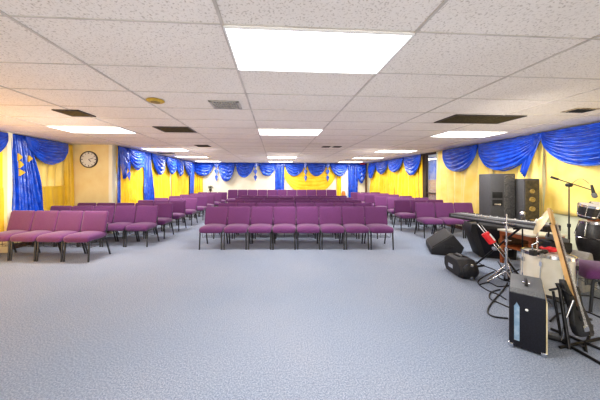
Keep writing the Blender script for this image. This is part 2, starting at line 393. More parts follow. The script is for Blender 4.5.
# ------------------------------------------------------------------ curtains
TOP = CEIL - .015
def swag(w, px0, px1, pxb, pyb, label, d0=.145, n=6, mats=None, group='blue satin swags', amp=.065, ztop=None, name='curtain_swag'):
    a0, _ = onwall(w, px0, 150); a1, _ = onwall(w, px1, 150); ab, zb = onwall(w, pxb, pyb)
    zt = TOP if ztop is None else ztop
    if a0 > a1: a0, a1 = a1, a0
    skew = max(.25, min(.75, (ab - a0) / (a1 - a0)))
    D = zt - zb; rnd = random.Random(int(px0 * 7 + px1)); ph = rnd.random() * 6
    ex = math.log(.5) / math.log(skew)
    def fn(s, t):
        q = s ** ex
        belly = max(0, 4 * q * (1 - q)) ** .62
        wob = .03 * math.sin(5 * s + ph + 3 * t)
        dn = D * t * (belly * .88 + .12 * (1 - t * .3))
        ridge = abs(math.sin(PI * (n * (t ** .8) + wob * 6 + .25 * math.sin(2 * PI * s + ph)))) ** .6 + .18 * math.sin(23 * s + 9 * t + ph) * math.sin(13 * t + 4 * s)
        ridge *= min(1, t * 7)
        out = d0 + (.05 * min(1, t * 7) + .05 * math.sin(PI * t)) * belly + amp * ridge * (.35 + .65 * belly) * (1 if t < .98 else .3)
        flare = (s - .5) * .06 * (1 - t) * 0
        return wp(w, a0 + (a1 - a0) * s + flare, out, zt - dn - .02 * ridge * belly)
    o = MB().sheet(fn, 40, 60).build(name, mats or M['blue'], smooth=True)
    return tag(o, label, 'curtain', group)
def pleat(w, tp, bt, zt, zb, n, amp, d, label, m, name='curtain', group=None, waist=None, irr=.5, parent=None, nv=16, sway=0):
    """tp/bt: (s0,s1) at the top and bottom"""
    rnd = random.Random(int(abs(tp[0] * 131 + tp[1] * 17)) + n); ph = [rnd.random() * 6.28 for _ in range(4)]
    def fn(s, t):
        a0 = tp[0] + (bt[0] - tp[0]) * t; a1 = tp[1] + (bt[1] - tp[1]) * t
        if waist:
            k_ = math.exp(-((t - waist[0]) / .22) ** 2) * waist[1]
            c = (a0 + a1) / 2; a0 += (c - a0) * k_; a1 += (c - a1) * k_
        x = s + irr * .09 * math.sin(6 * s + ph[0] + t * 1.8) + irr * .03 * math.sin(17 * s + ph[1])
        wv = math.sin(2 * PI * n * x + ph[2] + sway * t) + .4 * math.sin(2 * PI * n * 2.3 * x + ph[3] + t)
        return wp(w, a0 + (a1 - a0) * s, d + amp * (.35 + .65 * min(1, t * 2.5)) * wv, zt + (zb - zt) * t)
    nn = max(24, int(n * 9))
    o = MB().sheet(fn, nn, nv).build(name, m, parent, smooth=True, solid=.003)
    if label: tag(o, label, 'curtain', group)
    return o
def PX(w, a, b=None):
    return onwall(w, a, 180)[0]
def yel(w, p0, p1, zb, n, label, m='yellow', d=.05, amp=.022, zt=None, group='yellow satin wall curtains', b0=None, b1=None):
    a0, a1 = PX(w, p0), PX(w, p1)
    c0 = PX(w, b0) if b0 is not None else a0; c1 = PX(w, b1) if b1 is not None else a1
    return pleat(w, (a0, a1), (c0, c1), TOP - .01 if zt is None else zt, zb, n, amp, d, label, M[m], group=group)
# right wall, near part (s falls towards the camera)
s600 = onwall('R', 600, 180)[0]
pleat('R', (1.2, PX('R', 540)), (1.2, PX('R', 541)), TOP - .01, .80, 5, .035, .06, 'long yellow satin curtain behind the boom microphone, hem above the floor', M['lightyellow'], group='yellow satin wall curtains')
pleat('R', (PX('R', 541), PX('R', 493)), (PX('R', 541), PX('R', 493)), TOP - .01, .45, 4, .035, .06, 'yellow satin curtain hanging behind the two tall speakers', M['lightyellow'], group='yellow satin wall curtains')
pleat('R', (PX('R', 492), PX('R', 436)), (PX('R', 492), PX('R', 436)), TOP - .01, .35, 6, .045, .07, 'yellow satin curtain between the window and the tall speakers', M['lightyellow'], group='yellow satin wall curtains')
yel('R', 420, 393, .35, 9, 'far yellow satin curtain just beyond the dark framed window', amp=.028)
yel('R', 393, 369, .35, 11, 'far yellow satin curtain ending at the back corner on the window side', amp=.035)
swag('R', 444, 478.5, 461, 172.5, 'blue satin swag nearest to the dark framed window', n=7, amp=.095)
swag('R', 480, 541, 506, 172, 'wide blue satin swag above the tall speakers', n=9, amp=.10)
def swag_s(w, a0, a1, ab, zb, **k): pass
# very near swag (partly outside the frame): place by wall coordinates
def swag_abs(w, a0, a1, zb, label, n=7, ab=None, D0=.14, amp=.10):
    rnd = random.Random(5); 
    D = TOP - zb
    def fn(s, t):
        q = s; belly = max(0, 4 * q * (1 - q)) ** .62
        ridge = abs(math.sin(PI * (n * t ** .8 + .2 * math.sin(2 * PI * s + 1) + .12 * math.sin(5 * s)))) ** .6 + .18 * math.sin(21 * s + 9 * t) * math.sin(13 * t + 4 * s)
        dn = D * t * (belly * .88 + .12)
        out = D0 + (.05 + .06 * math.sin(PI * t)) * belly + amp * ridge * (.35 + .65 * belly)
        return wp(w, a0 + (a1 - a0) * s, out, TOP - dn - .02 * ridge * belly)
    o = MB().sheet(fn, 44, 66).build('curtain_swag', M['blue'], smooth=True)
    tag(o, label, 'curtain', 'blue satin swags')
sn = PX('R', 543)
zN = onwall('R', 590, 166)[1]
swag_abs('R', sn - 1.75, sn, zN, 'very wide blue satin swag above the boom microphone', n=10)
# tail between the two swags
t0, t1 = PX('R', 545), PX('R', 519)
def jabot(w, a0, a1, b0, b1, zb0, zb1, label, n=4, d=.17, amp=.02, name='curtain_tail', group='blue satin tails between swags', zt=None):
    zt = TOP if zt is None else zt
    def fn(s, t):
        x0 = a0 + (b0 - a0) * t; x1 = a1 + (b1 - a1) * t
        zb = zb0 + (zb1 - zb0) * s
        return wp(w, x0 + (x1 - x0) * s, d + amp * math.sin(2 * PI * n * s + 1.5 * t), zt + (zb - zt) * t)
    o = MB().sheet(fn, n * 10, 14).build(name, M['blue'], smooth=True, solid=.004)
    return tag(o, label, 'curtain', group)
jabot('R', PX('R', 546), PX('R', 532), PX('R', 527), PX('R', 522.5), onwall('R', 524, 178)[1], onwall('R', 522, 172)[1], 'pointed blue satin tail hanging beside the second tall speaker', n=3)
for i, (a, b, c, y) in enumerate([(369.5, 377, 372, 179), (377, 389, 382.5, 174.5), (389, 403.5, 396, 172.5), (405, 421.5, 413, 176)]):
    swag('R', a, b, c, y, 'small blue satin swag beyond the window, %s from the back corner' % ORD[i], n=5)
# back wall
BW = [(192, 214, 203, 176.5), (218.5, 235, 226.5, 182), (236, 254, 244, 178), (259, 276, 267, 176.5), (285, 304.5, 294, 176.5), (307.5, 326, 316, 176.5), (330, 348, 339, 176.5), (356, 366, 361, 184)]
for i, (a, b, c, y) in enumerate(BW):
    swag('B', a, b, c, y, 'blue satin swag on the back wall, %s counting from the clock side' % ORD[i], n=5)
def tassel(w, px, py0, py1, label):
    s, z0 = onwall(w, px, py0); _, z1 = onwall(w, px, py1)
    n = 3
    def prof():
        m = MB()
        for q in range(n):
            zc = z0 + (z1 - z0) * (q + .5) / n; h = (z0 - z1) / n * .55; wd = .13 - .018 * q
            P = [wp(w, s - wd, .17, zc + h * .4), wp(w, s, .20, zc + h), wp(w, s + wd, .17, zc + h * .4), wp(w, s, .19, zc - h), wp(w, s, .13, zc)]
            m.add(P, [(0, 1, 3), (1, 2, 3), (0, 4, 1), (1, 4, 2), (2, 4, 3), (3, 4, 0)])
        return m
    o = prof().build('curtain_tail', M['blue'], smooth=False); tag(o, label, 'curtain', 'small stepped blue tails')
tassel('B', 216.5, 163, 181, 'small stepped blue tail between first and second back wall swags')
tassel('B', 255.5, 163, 181, 'small stepped blue tail between third and fourth back wall swags')
tassel('B', 305.5, 163, 181.5, 'small stepped blue tail between fifth and sixth back wall swags')
tassel('B', 327.5, 163, 181.5, 'small stepped blue tail between sixth and seventh back wall swags')
def vdrape(w, p0, p1, q0, q1, zb, label, n=4, amp=.03, d=.12, waist=None, zt=None):
    return pleat(w, (PX(w, p0), PX(w, p1)), (PX(w, q0), PX(w, q1)), TOP if zt is None else zt, zb, n, amp, d, label, M['blue'], group='long blue satin drapes', waist=waist, name='curtain')
vdrape('B', 275, 284.5, 275, 284, .3, 'long blue satin drape in the middle of the back wall', n=4)
vdrape('B', 348, 358.5, 348.5, 357.5, .3, 'long blue satin drape near the window side of the back wall', n=5)
yel('B', 193.5, 202.5, .3, 4, 'narrow yellow curtain at the clock side of the back wall')
yel('B', 337, 341.5, .3, 2, 'narrow yellow curtain strip next to the pale panel on the back wall')
pleat('B', (PX('B', 341.5), PX('B', 348.5)), (PX('B', 341.5), PX('B', 348.5)), TOP - .02, .3, 5, .02, .05, 'narrow white curtain beside the blue drape on the back wall', M['white'], group='white curtains')
swag('B', 282, 338, 310, 196, 'wide yellow drape sagging in curved folds on the back wall', d0=.03, n=9, mats=M['yellow'], group='yellow sagging drapes', amp=.02, ztop=onwall('B', 300, 166)[1])
# far left wall (past the clock wall)
vdrape('F', 118.4, 120.6, 118.4, 120.6, .25, 'thin blue drape at the corner next to the clock wall', n=2, amp=.015)
yel('F', 120, 146, .3, 10, 'yellow satin curtain next to the clock wall corner', amp=.028)
yel('F', 152, 172, .3, 11, 'yellow satin curtain halfway along the clock side', amp=.028)
yel('F', 174, 190, .3, 12, 'yellow satin curtain towards the back of the clock side', amp=.028)
swag('F', 118.5, 124, 121, 180, 'narrow blue satin swag at the corner by the clock wall', n=4)
swag('F', 126.5, 143.5, 135, 170.5, 'wide blue satin swag near the clock wall corner', n=6)
vdrape('F', 142.5, 152, 146.5, 155.5, .2, 'long slanting blue satin drape on the clock side wall', n=5, amp=.045, waist=(.35, .25))
for i, (a, b, c, y) in enumerate([(151.5, 163.5, 158, 175.5), (165, 175, 170.5, 175), (174.5, 181.5, 179, 177), (182.5, 190.5, 188, 177)]):
    swag('F', a, b, c, y, 'blue satin swag on the clock side, %s past the slanting drape' % ORD[i], n=5)
tassel('F', 127.4, 152, 181, 'stepped blue tail beside the yellow curtain by the clock wall')
vdrape('F', 190, 194.8, 189.5, 193.5, .2, 'long blue satin drape in the back corner on the clock side', n=4, amp=.03)
# near left wall
vdrape('L', 10, 27, 10, 47.5, .35, 'long blue satin drape flaring wide beside the stacked triangles', n=8, amp=.045, d=.16)
zz1 = onwall('L', 60, 188)[1]
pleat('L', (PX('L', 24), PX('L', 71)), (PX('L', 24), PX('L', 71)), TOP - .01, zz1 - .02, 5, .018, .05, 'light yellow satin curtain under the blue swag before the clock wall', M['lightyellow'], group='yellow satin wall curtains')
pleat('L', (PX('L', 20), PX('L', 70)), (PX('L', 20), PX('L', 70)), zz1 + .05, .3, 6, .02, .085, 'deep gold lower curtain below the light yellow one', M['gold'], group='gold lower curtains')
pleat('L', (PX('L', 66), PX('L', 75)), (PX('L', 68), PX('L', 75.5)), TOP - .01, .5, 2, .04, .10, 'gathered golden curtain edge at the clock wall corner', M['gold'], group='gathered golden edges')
swag('L', 22, 65, 46, 165, 'wide blue satin swag in front of the clock wall', n=8, d0=.18, amp=.07)
pleat('L', (1.6, PX('L', 7.5)), (1.6, PX('L', 7.5)), TOP - .01, onwall('L', 3, 190)[1], 8, .022, .05, 'yellow satin curtain at the picture edge behind the front chairs', M['yellow'], group='yellow satin wall curtains')
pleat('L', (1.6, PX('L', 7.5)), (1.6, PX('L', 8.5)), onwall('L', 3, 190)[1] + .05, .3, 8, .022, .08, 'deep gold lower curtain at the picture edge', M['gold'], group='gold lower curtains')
sL = PX('L', 6)
swag_abs('L', sL - 1.8, sL, onwall('L', 0, 152)[1] - .28, 'blue satin swag at the picture edge on the clock side', n=7)
struct('trim_3', MB().bx((UL + .08, PX('L', 8.4), CEIL / 2), (.16, .10, CEIL)), M['pale'])
# stepped triangle tail on the near left drape
zt_ = []
m_ = MB()
for (px, py, wx, hy) in ((15, 157, 2.1, 3.6), (16.2, 164.5, 2.2, 3.8), (17, 172.5, 2.8, 3.4), (25.5, 158.5, 2.0, 3.2)):
    P = []
    for dx, dy in ((-wx, -hy), (wx, 0), (-wx, hy)):
        s, z = onwall('L', px + dx, py + dy); P.append(wp('L', s, .245, z))
    P += [p + (wp('L', 0, .0, 0) - wp('L', 0, .03, 0)) for p in P]
    m_.add(P, [(0, 1, 2), (5, 4, 3), (0, 3, 4, 1), (1, 4, 5, 2), (2, 5, 3, 0)])
o = m_.build('curtain_tail', M['gold']); tag(o, 'stack of small gold triangles on the flaring blue drape', 'curtain')
def band(w, a, b, h, label, d=.118):
    n = int(abs(b - a) * 3)
    o = pleat(w, (a, b), (a, b), TOP + .005, TOP - h, max(4, n), .006, d, label, M['blue'], name='valance', group='blue valance bands', nv=4)
band('B', PX('B', 192), PX('B', 365), .17, 'narrow gathered blue band along the top of the back wall')
band('F', PX('F', 119), PX('F', 192), .22, 'narrow gathered blue band along the top of the clock side curtains')
band('R', PX('R', 369), PX('R', 404), .15, 'narrow gathered blue band above the far curtains beyond the window')
# pipe and red sign in back corner
s, z = onwall('B', 366.2, 180)
o = MB().tube([W(s, VB - .1, 0), W(s, VB - .1, CEIL)], .05, 12).build('corner_pipe', M['base'], smooth='auto'); tag(o, 'dark brown vertical pipe in the back corner on the window side', 'pipe')
s, z = onwall('B', 361.5, 164.5)
t = thing('exit_sign', 'small red sign box high in the back corner', 'sign', W(s, VB - .3, CEIL - .09), PHI)
MB().bx((0, 0, .04), (.28, .05, .08)).build('box', M['exitred'], t, bevel=.006)
MB().bx((0, 0, .083), (.1, .03, .014)).build('mount', M['vent'], t)

# ------------------------------------------------------------------ chairs
def cushion(w, d, h, ec=8.0, ex=4.0):
    """rounded upholstered pad, centre at origin"""
    m = MB(); vs = []; n = 6
    def sgn(v): return 1 if v >= 0 else -1
    NU, NV = 32, 12
    for j in range(NV + 1):
        b = -PI / 2 + PI * j / NV; cb, sb = math.cos(b), math.sin(b)
        for i in range(NU):
            a = 2 * PI * i / NU; ca, sa = math.cos(a), math.sin(a)
            e1, e2 = 2 / ec, 2 / ex
            r = abs(cb) ** e2
            x = sgn(ca) * abs(ca) ** e1 * r; y = sgn(sa) * abs(sa) ** e1 * r; z = sgn(sb) * abs(sb) ** e2
            vs.append((x * w / 2, y * d / 2, z * h / 2))
    fs = [(j * NU + i, j * NU + (i + 1) % NU, (j + 1) * NU + (i + 1) % NU, (j + 1) * NU + i) for j in range(NV) for i in range(NU)]
    m.add(vs, fs); return m
def make_chair(label):
    t = thing('stacking_chair', label, 'chair')
    # seat: pad, front lip a little lower
    c = cushion(.498, .47, .12)
    for v in c.v:
        v.z += .405 + (.012 if v.y > 0 else -.0) * 0 + .015 * (1 - (v.x / .25) ** 2) * (1 if v.z > 0 else 0) - .03 * max(0, (-v.y - .12) / .12) ** 2
        v.y += -.02
    c.build('seat', M['purple'], t, smooth=True)
    tilt = -.23; b = cushion(.492, .41, .062, 14.0, 3.2)
    mx = RX(PI / 2 + tilt * -1)
    for i, v in enumerate(b.v):
        x, y, z = v.x, v.y, v.z
        bow = .02 * (x / .24) ** 2
        p = Vector((x, z, y)); p.y += -bow
        p = RX(tilt) @ p                      # lean back
        b.v[i] = p + Vector((0, .185, .64))
    b.build('backrest', M['purple'], t, smooth=True)
    # dark shell on the rear of the backrest
    sh = MB()
    for q in range(1):
        def fn(s, u_):
            x = (s - .5) * .44; y = (u_ - .5) * .36
            p = Vector((x, .034 - .02 * (x / .24) ** 2, y)); p = RX(tilt) @ p
            return p + Vector((0, .185, .64))
        sh.sheet(fn, 8, 4)
    sh.build('back_shell', M['backpanel'], t, smooth=True, solid=.006)
    r = .0145
    for sx in (-1, 1):
        x = sx * .224
        MB().tube([(x, -.19, .36), (x, -.20, .33), (x + sx * .004, -.222, .012), (x + sx * .004, -.222, 0)], [r, r, r, r * 1.15], 8).build('leg', M['frame'], t, smooth='auto')
        MB().tube([(x, .14, .37), (x, .16, .33), (x + sx * .004, .262, .012), (x + sx * .004, .264, 0)], [r, r, r, r * 1.15], 8).build('leg', M['frame'], t, smooth='auto')
    fr = MB()
    for sx in (-1, 1):
        x = sx * .232
        fr.tube([(x, -.20, .345), (x, .15, .345)], .0115, 6)
    fr.tube([(-.232, -.19, .345), (.232, -.19, .345)], .0105, 6); fr.tube([(-.232, .14, .345), (.232, .14, .345)], .0105, 6)
    fr.build('seat_frame', M['frame'], t, smooth='auto')
    for sx in (-1, 1):
        MB().tube([(sx * .232, .10, .35), (sx * .238, .15, .40), (sx * .236, .175, .5), (sx * .232, .20, .60)], .0115, 6).build('back_post', M['frame'], t, smooth='auto')
    rk = MB()
    for y in (-.12, -.02, .08): rk.tube([(-.2, y, .23), (.2, y, .23)], .0035, 5)
    for x in (-.2, 0, .2): rk.tube([(x, -.14, .34), (x, -.13, .23), (x, .10, .23), (x, .13, .34)], .0035, 5)
    rk.build('book_rack', M['frame'], t)
    return t
CH = make_chair('')
first = [True]
def place(x, y, rz, label, group, sc=None, S_=None):
    rz = rz + random.uniform(-.008, .008); y += random.uniform(-.006, .006)
    if first[0]:
        first[0] = False; o = CH; o.location = (x, y, 0); o.rotation_euler = (0, 0, rz); o['label'] = label; o['group'] = group
    else: o = dup(CH, (x, y, 0), rz, label, group)
    if sc: o.scale = sc
    elif S_ is not None: o.scale = (min(1, S_ / .50), 1, 1)
    return o
S = .508
# middle block
def rowc(k, frontY, x0, n, S_=S, sc=None):
    for i in range(n):
        place(x0 + (i + .5) * S_, frontY + .22, 0, 'purple chair in the %s row of the middle block, %s from the clock side' % (ORD[k] if not sc else 'rearmost', ORD[i]), 'middle block %s row' % (ORD[k] if not sc else 'rearmost'), sc, S_)
rowc(0, 5.16, -1.92, 8)
for k, fy in enumerate([6.1, 7.1, 8.1, 9.1]): rowc(k + 1, fy, -1.92, 8)
rowc(8, 11.9, -3.12, 11, .487, (.975, 1, 1.14))
# block along the clock side; counted from the aisle
def rowl(k, frontY, xr, n, rz=0, S_=S):
    for i in range(n):
        d = (i + .5) * S_
        place(xr - d * math.cos(rz), frontY + .22 - d * math.sin(rz), rz, 'purple chair in the %s row of the clock side block, %s from the aisle' % (ORD[k], ORD[i]), 'clock side block %s row' % ORD[k], None, S_)
rowl(0, 4.37, -3.52, 4, -.05, .497)
rowl(1, 5.36, -3.08, 5, 0, .500)
rowl(2, 6.10, -3.08, 5, 0, .502)
for k, fy in enumerate([7.0, 7.9, 8.9, 9.8, 10.8, 11.8]): rowl(k + 3, fy, -3.13, 3, 0, .48)
# block along the window side; counted from the aisle
def rowr(k, frontY, xl, n, rz=0, S_=S):
    for i in range(n):
        d = (i + .5) * S_
        place(xl + d * math.cos(rz), frontY + .22 + d * math.sin(rz), rz, 'purple chair in the %s row of the window side block, %s from the aisle' % (ORD[k], ORD[i]), 'window side block %s row' % ORD[k], None, S_)
rowr(0, 6.15, 3.27, 3); rowr(1, 7.08, 3.10, 3, .03)
for k, (fy, xl) in enumerate([(8.05, 3.25), (8.95, 3.12), (9.85, 3.02), (10.75, 2.95), (11.7, 2.9)]): rowr(k + 2, fy, xl, 3 if k < 2 else 3, 0, .48)
# single chair by the drums, facing the amplifier
place(3.57, 2.84, -1.98, 'purple chair standing alone beside the cream drum', 'lone chair')

# ------------------------------------------------------------------ loudspeakers
def rbox(name, m, parent, c, d, bevel=.01, mx=None):
    return MB().bx(c, d, mx).build(name, m, parent, bevel=bevel)
# bass cabinet under the tall speaker
SP = Vector((4.36, 5.28, 0)); RS = .35
t = thing('bass_speaker', 'black bass cabinet on the floor under the tall speaker', 'speaker', SP, RS)
rbox('cabinet', M['vinyl'], t, (-.03, .03, .31), (.46, .42, .60))
rbox('grille', M['grille'], t, (-.03, -.186, .31), (.42, .012, .54), .004)
t = thing('tall_speaker', 'tall black loudspeaker cabinet with two handle cups and speckled grille', 'speaker', SP + Vector((0, 0, .612)), 0)
# body: trapezoid plan, side towards the aisle carries the handles
z0, z1 = 0, .955
pl = [(-.30, -.02), (-.02, -.20), (.25, -.12), (.28, .20), (-.25, .24)]
pl = [(-.235, -.12), (-.03, -.20), (.24, -.17), (.30, .16), (-.18, .26)]
MB().add([(x, y, z) for z in (z0, z1) for x, y in pl], [(4, 3, 2, 1, 0), (5, 6, 7, 8, 9)] + [(i, (i + 1) % 5, (i + 1) % 5 + 5, i + 5) for i in range(5)]).build('cabinet', M['vinyl'], t, bevel=.012)
def face(p, q, off):  # frame of a vertical face
    p, q = Vector((*p, 0)), Vector((*q, 0)); e = (q - p).normalized(); n_ = Vector((e.y, -e.x, 0))
    return p, e, n_, (q - p).length
p_, e_, n_, L_ = face(pl[1], pl[2], 0)
mxg = Matrix((e_, n_, Vector((0, 0, 1)))).transposed()
c_ = p_ + e_ * L_ / 2 + n_ * .006
MB().bx(c_ + Vector((0, 0, .48)), (L_ - .03, .012, .90), mxg).build('grille', M['grille'], t, bevel=.003)
p_, e_, n_, L_ = face(pl[0], pl[1], 0); mxh = Matrix((e_, n_, Vector((0, 0, 1)))).transposed()
for zc in (.52, .36):
    h = MB(); c_ = p_ + e_ * L_ * .55 + n_ * .004
    h.bx(c_ + Vector((0, 0, zc)), (.17, .014, .12), mxh).build('handle', M['void'], t, bevel=.005)
MB().bx(p_ + e_ * L_ * .55 + n_ * .013 + Vector((0, 0, .33)), (.11, .006, .03), mxh).build('plate', M['chrome'], t)
rbox('badge', M['chrome'], t, p_ + e_ * L_ * .3 + n_ * .004 + Vector((0, 0, .06)), (.12, .008, .02), .002, mxh)
# second speaker
S2 = at(526.5, 180, 4.98); S2.z = 0
t = thing('tall_speaker', 'second tall loudspeaker with tan drivers, turned beside the first', 'speaker', S2, -.25)
rbox('cabinet', M['vinyl'], t, (0, 0, .735), (.25, .30, 1.46))
MB().bx((0, -.156, .735), (.21, .012, 1.40)).build('baffle', M['darkolive'], t, bevel=.003)
for zc, rr in ((1.22, .04), (1.06, .05), (.88, .05), (.6, .08)):
    MB().lathe([(rr, 0), (rr, .012), (rr * .85, .018), (rr * .3, .006), (.001, .012)], (0, -.162, zc), 24, RX(PI / 2)).build('driver', M['olive'], t, smooth='auto')
# monitor wedges
def wedge(name, label, loc, rz, w, d, h, mfront, cat='speaker'):
    t = thing(name, label, cat, loc, rz)
    prof = [(-d / 2, 0), (d / 2 * .75, 0), (d / 2, h * .45), (d * .18, h), (-d / 2 + .0, h * .26)]
    # profile in YZ, extruded along X
    m = MB(); n = 5
    vs = [(x, y, z) for x in (-w / 2, w / 2) for y, z in prof]
    m.add(vs, [tuple(range(n)), tuple(reversed(range(n, 2 * n)))] + [(i, i + n, (i + 1) % n + n, (i + 1) % n) for i in range(n)])
    m.build('cabinet', M['blackvinyl'], t, bevel=.012)
    a, b = Vector((0, *prof[4])), Vector((0, *prof[3])); e = (b - a).normalized(); nn = Vector((0, -e.z, e.y))
    mx = Matrix((Vector((1, 0, 0)), e, nn)).transposed(); c = (a + b) / 2 + nn * .007
    MB().bx(c, (w - .06, (b - a).length - .05, .012), mx).build('grille', mfront, t, bevel=.004)
    for sx in (-1, 1):
        MB().bx((sx * (w / 2 + .003), .02, h * .42), (.008, .14, .06)).build('handle', M['black'], t, bevel=.003)
    return t, mx, c
t, _, _ = wedge('monitor_speaker', 'black floor monitor wedge with speckled edge, nearest to the window side chairs', Vector((3.12, 5.10, 0)), -1.95, .80, .54, .40, M['grilledark'])
t = thing('monitor_speaker', 'big black monitor wedge tipped up under the keyboard', 'speaker', (3.78, 4.76, 0), -.30)
MB().prism([(-.20, 0), (.34, 0), (.38, .56), (-.34, .62), (-.36, .48)], .40).build('cabinet', M['blackvinyl'], t, bevel=.012)
MB().prism([(-.14, .05), (.29, .05), (.33, .51), (-.28, .56)], .012, c=(0, -.207, 0)).build('grille', M['navy'], t, bevel=.003)
MB().lathe([(.08, 0), (.08, .01), (.06, .014), (.03, .004), (.001, .008)], (.14, -.214, .33), 24, RX(PI / 2)).build('driver', M['olive'], t, smooth='auto')
MB().bx((.364, 0, .3), (.02, .16, .07)).build('handle', M['black'], t, bevel=.004)
# small plastic speaker lying on its side
lb = fl(461, 275); t = thing('portable_speaker', 'small grey and black portable speaker lying on the carpet', 'speaker', (2.60, 3.82, 0), -1.66)
body = [(-.25, .08), (-.25, .2), (-.16, .27), (.14, .27), (.24, .2), (.26, .1), (.2, 0), (-.18, 0)]
bm_ = MB(); n = len(body)
vs = []
for y, k_ in ((-.13, .86), (-.08, 1), (.08, 1), (.13, .86)):
    vs += [(x * k_, y, .13 + (z - .13) * k_) for x, z in body]
fs = [tuple(reversed(range(n))), tuple(range(3 * n, 4 * n))]
for r_ in range(3): fs += [(r_ * n + i, r_ * n + (i + 1) % n, (r_ + 1) * n + (i + 1) % n, (r_ + 1) * n + i) for i in range(n)]
bm_.add(vs, fs).build('shell', M['blackvinyl'], t, bevel=.01)
MB().lathe([(.105, 0), (.11, .02), (.09, .045), (.04, .055), (.001, .055)], (.235, 0, .13), 28, RY(PI / 2)).build('grille', M['black'], t, smooth='auto')
for z in (.05, .22): MB().lathe([(.02, 0), (.022, .012), (.012, .016), (.001, .016)], (.27, 0, z), 14, RY(PI / 2)).build('knob', M['chrome'], t, smooth='auto')
MB().bx((-.05, 0, .272), (.14, .10, .01)).build('handle_cup', M['void'], t, bevel=.003)
MB().tube([(-.12, -.0, .27), (-.10, 0, .285), (.0, 0, .285), (.02, 0, .27)], .014, 8).build('handle', M['greyvinyl'], t, smooth='auto')
MB().bx((-.02, -.133, .12), (.12, .006, .06)).build('badge', M['chrome'], t, bevel=.002)

# ------------------------------------------------------------------ keyboard on its stand
KA = Vector((2.92, 4.43, 0)); KB = Vector((3.34, 3.16, 0)); kd = (KB - KA); kl = kd.length; krz = math.atan2(kd.y, kd.x); kc = (KA + KB) / 2
t = thing('keyboard', 'long dark electronic keyboard seen from behind, on a folding stand', 'keyboard', (kc.x, kc.y, .775), krz)
MB().bx((0, 0, .045), (kl, .30, .075)).build('case', M['black'], t, bevel=.012)
MB().bx((0, -.152, .052), (kl * .94, .006, .03)).build('rear_strip', M['greyvinyl'], t, bevel=.001)
MB().bx((0, .0, .084), (kl * .96, .10, .006)).build('control_panel', M['greyvinyl'], t, bevel=.002)
kk = MB()
nw = 36
for q in range(nw): kk.bx((-kl * .45 + (q + .5) * kl * .9 / nw, .095, .088), (kl * .9 / nw - .002, .10, .012))
kk.build('white_keys', M['white'], t)
kk = MB().bx((0, .055, .092), (kl * .9, .012, .012))
for q in range(nw):
    if q % 7 not in (2, 6): kk.bx((-kl * .45 + (q + 1) * kl * .9 / nw, .075, .098), (.011, .06, .014))
kk.build('black_keys', M['black'], t)
for q in range(5): MB().lathe([(.012, 0), (.011, .012), (.001, .012)], (-.3 + q * .05, -.02, .087), 12).build('knob', M['chrome'], t, smooth='auto')
MB().bx((-.1, -.156, .052), (.6, .006, .008)).build('socket_strip', M['chrome'], t)
t = thing('keyboard_stand', 'black crossed tube stand carrying the keyboard', 'stand', (kc.x, kc.y, 0), krz)
for sy in (-1, 1):
    MB().tube([(-.32, sy * .03, .765), (.32, sy * .03, .03)], .014, 8).build('leg', M['darkmetal'], t, smooth='auto') if sy > 0 else MB().tube([(.32, sy * .03, .765), (-.32, sy * .03, .03)], .014, 8).build('leg', M['darkmetal'], t, smooth='auto')
for sx in (-1, 1):
    MB().tube([(sx * .32, -.16, .765), (sx * .32, .16, .765)], .012, 8).build('support_bar', M['darkmetal'], t, smooth='auto')
    MB().tube([(sx * .32, -.2, .015), (sx * .32, .2, .015)], .014, 8).build('foot_bar', M['darkmetal'], t, smooth='auto')
MB().tube([(0, -.06, .40), (0, .06, .40)], .03, 12).build('pivot', M['chrome'], t, smooth='auto')
# red can holder on a slanted chrome rod
r0, r1 = at(477.5, 224, 3.62), at(508, 262, 3.42)
t = thing('microphone_stand', 'slanted chrome stand with a red sleeve under the keyboard', 'stand', (r1.x, r1.y, 0))
rr0 = r0 - Vector((r1.x, r1.y, 0)); rr1 = r1 - Vector((r1.x, r1.y, 0))
MB().tube([rr0, rr1 ], .008, 8).build('pole', M['chrome'], t, smooth='auto')
MB().tube([rr0 + Vector((.06, 0, -.02)), rr1 + Vector((.05, 0, 0))], .006, 8).build('pole', M['chrome'], t, smooth='auto')
e = (rr1 - rr0).normalized(); cc = rr0 + (rr1 - rr0) * .38
MB().tube([cc - e * .08, cc - e * .075, cc + e * .075, cc + e * .08], [.04, .05, .05, .04], 20).build('sleeve', M['red'], t, smooth='auto')
MB().tube([cc - e * .05 + Vector((.013, -.014, .004)), cc + e * .05 + Vector((.013, -.014, .004))], .037, 16).build('sleeve_band', M['white'], t, smooth='auto')
for a_ in (0.3, 2.4, 4.4): MB().tube([rr1 + Vector((0, 0, -.02)), Vector((.22 * math.cos(a_), .22 * math.sin(a_), .01))], .008, 8).build('leg', M['chrome'], t, smooth='auto')

# ------------------------------------------------------------------ stands and microphones
def mic(t, p, d, name='microphone'):
    d = Vector(d).normalized(); p = Vector(p)
    m = MB().tube([p, p + d * .14], [.012, .018], 12).build(name, M['black'], t, smooth='auto')
    MB().tube([p + d * .14, p + d * .15, p + d * .175, p + d * .195, p + d * .2], [.02, .026, .027, .018, .004], 14).build('mesh_head', M['chrome'], m, smooth='auto')
def tripod(t, r, n=3, hub=.12, m='darkmetal', a0=.4):
    for q in range(n):
        a_ = a0 + q * 2 * PI / n
        MB().tube([(0, 0, hub), (r * .5 * math.cos(a_), r * .5 * math.sin(a_), hub * .55), (r * math.cos(a_), r * math.sin(a_), .012)], .009, 8).build('leg', M[m], t, smooth='auto')
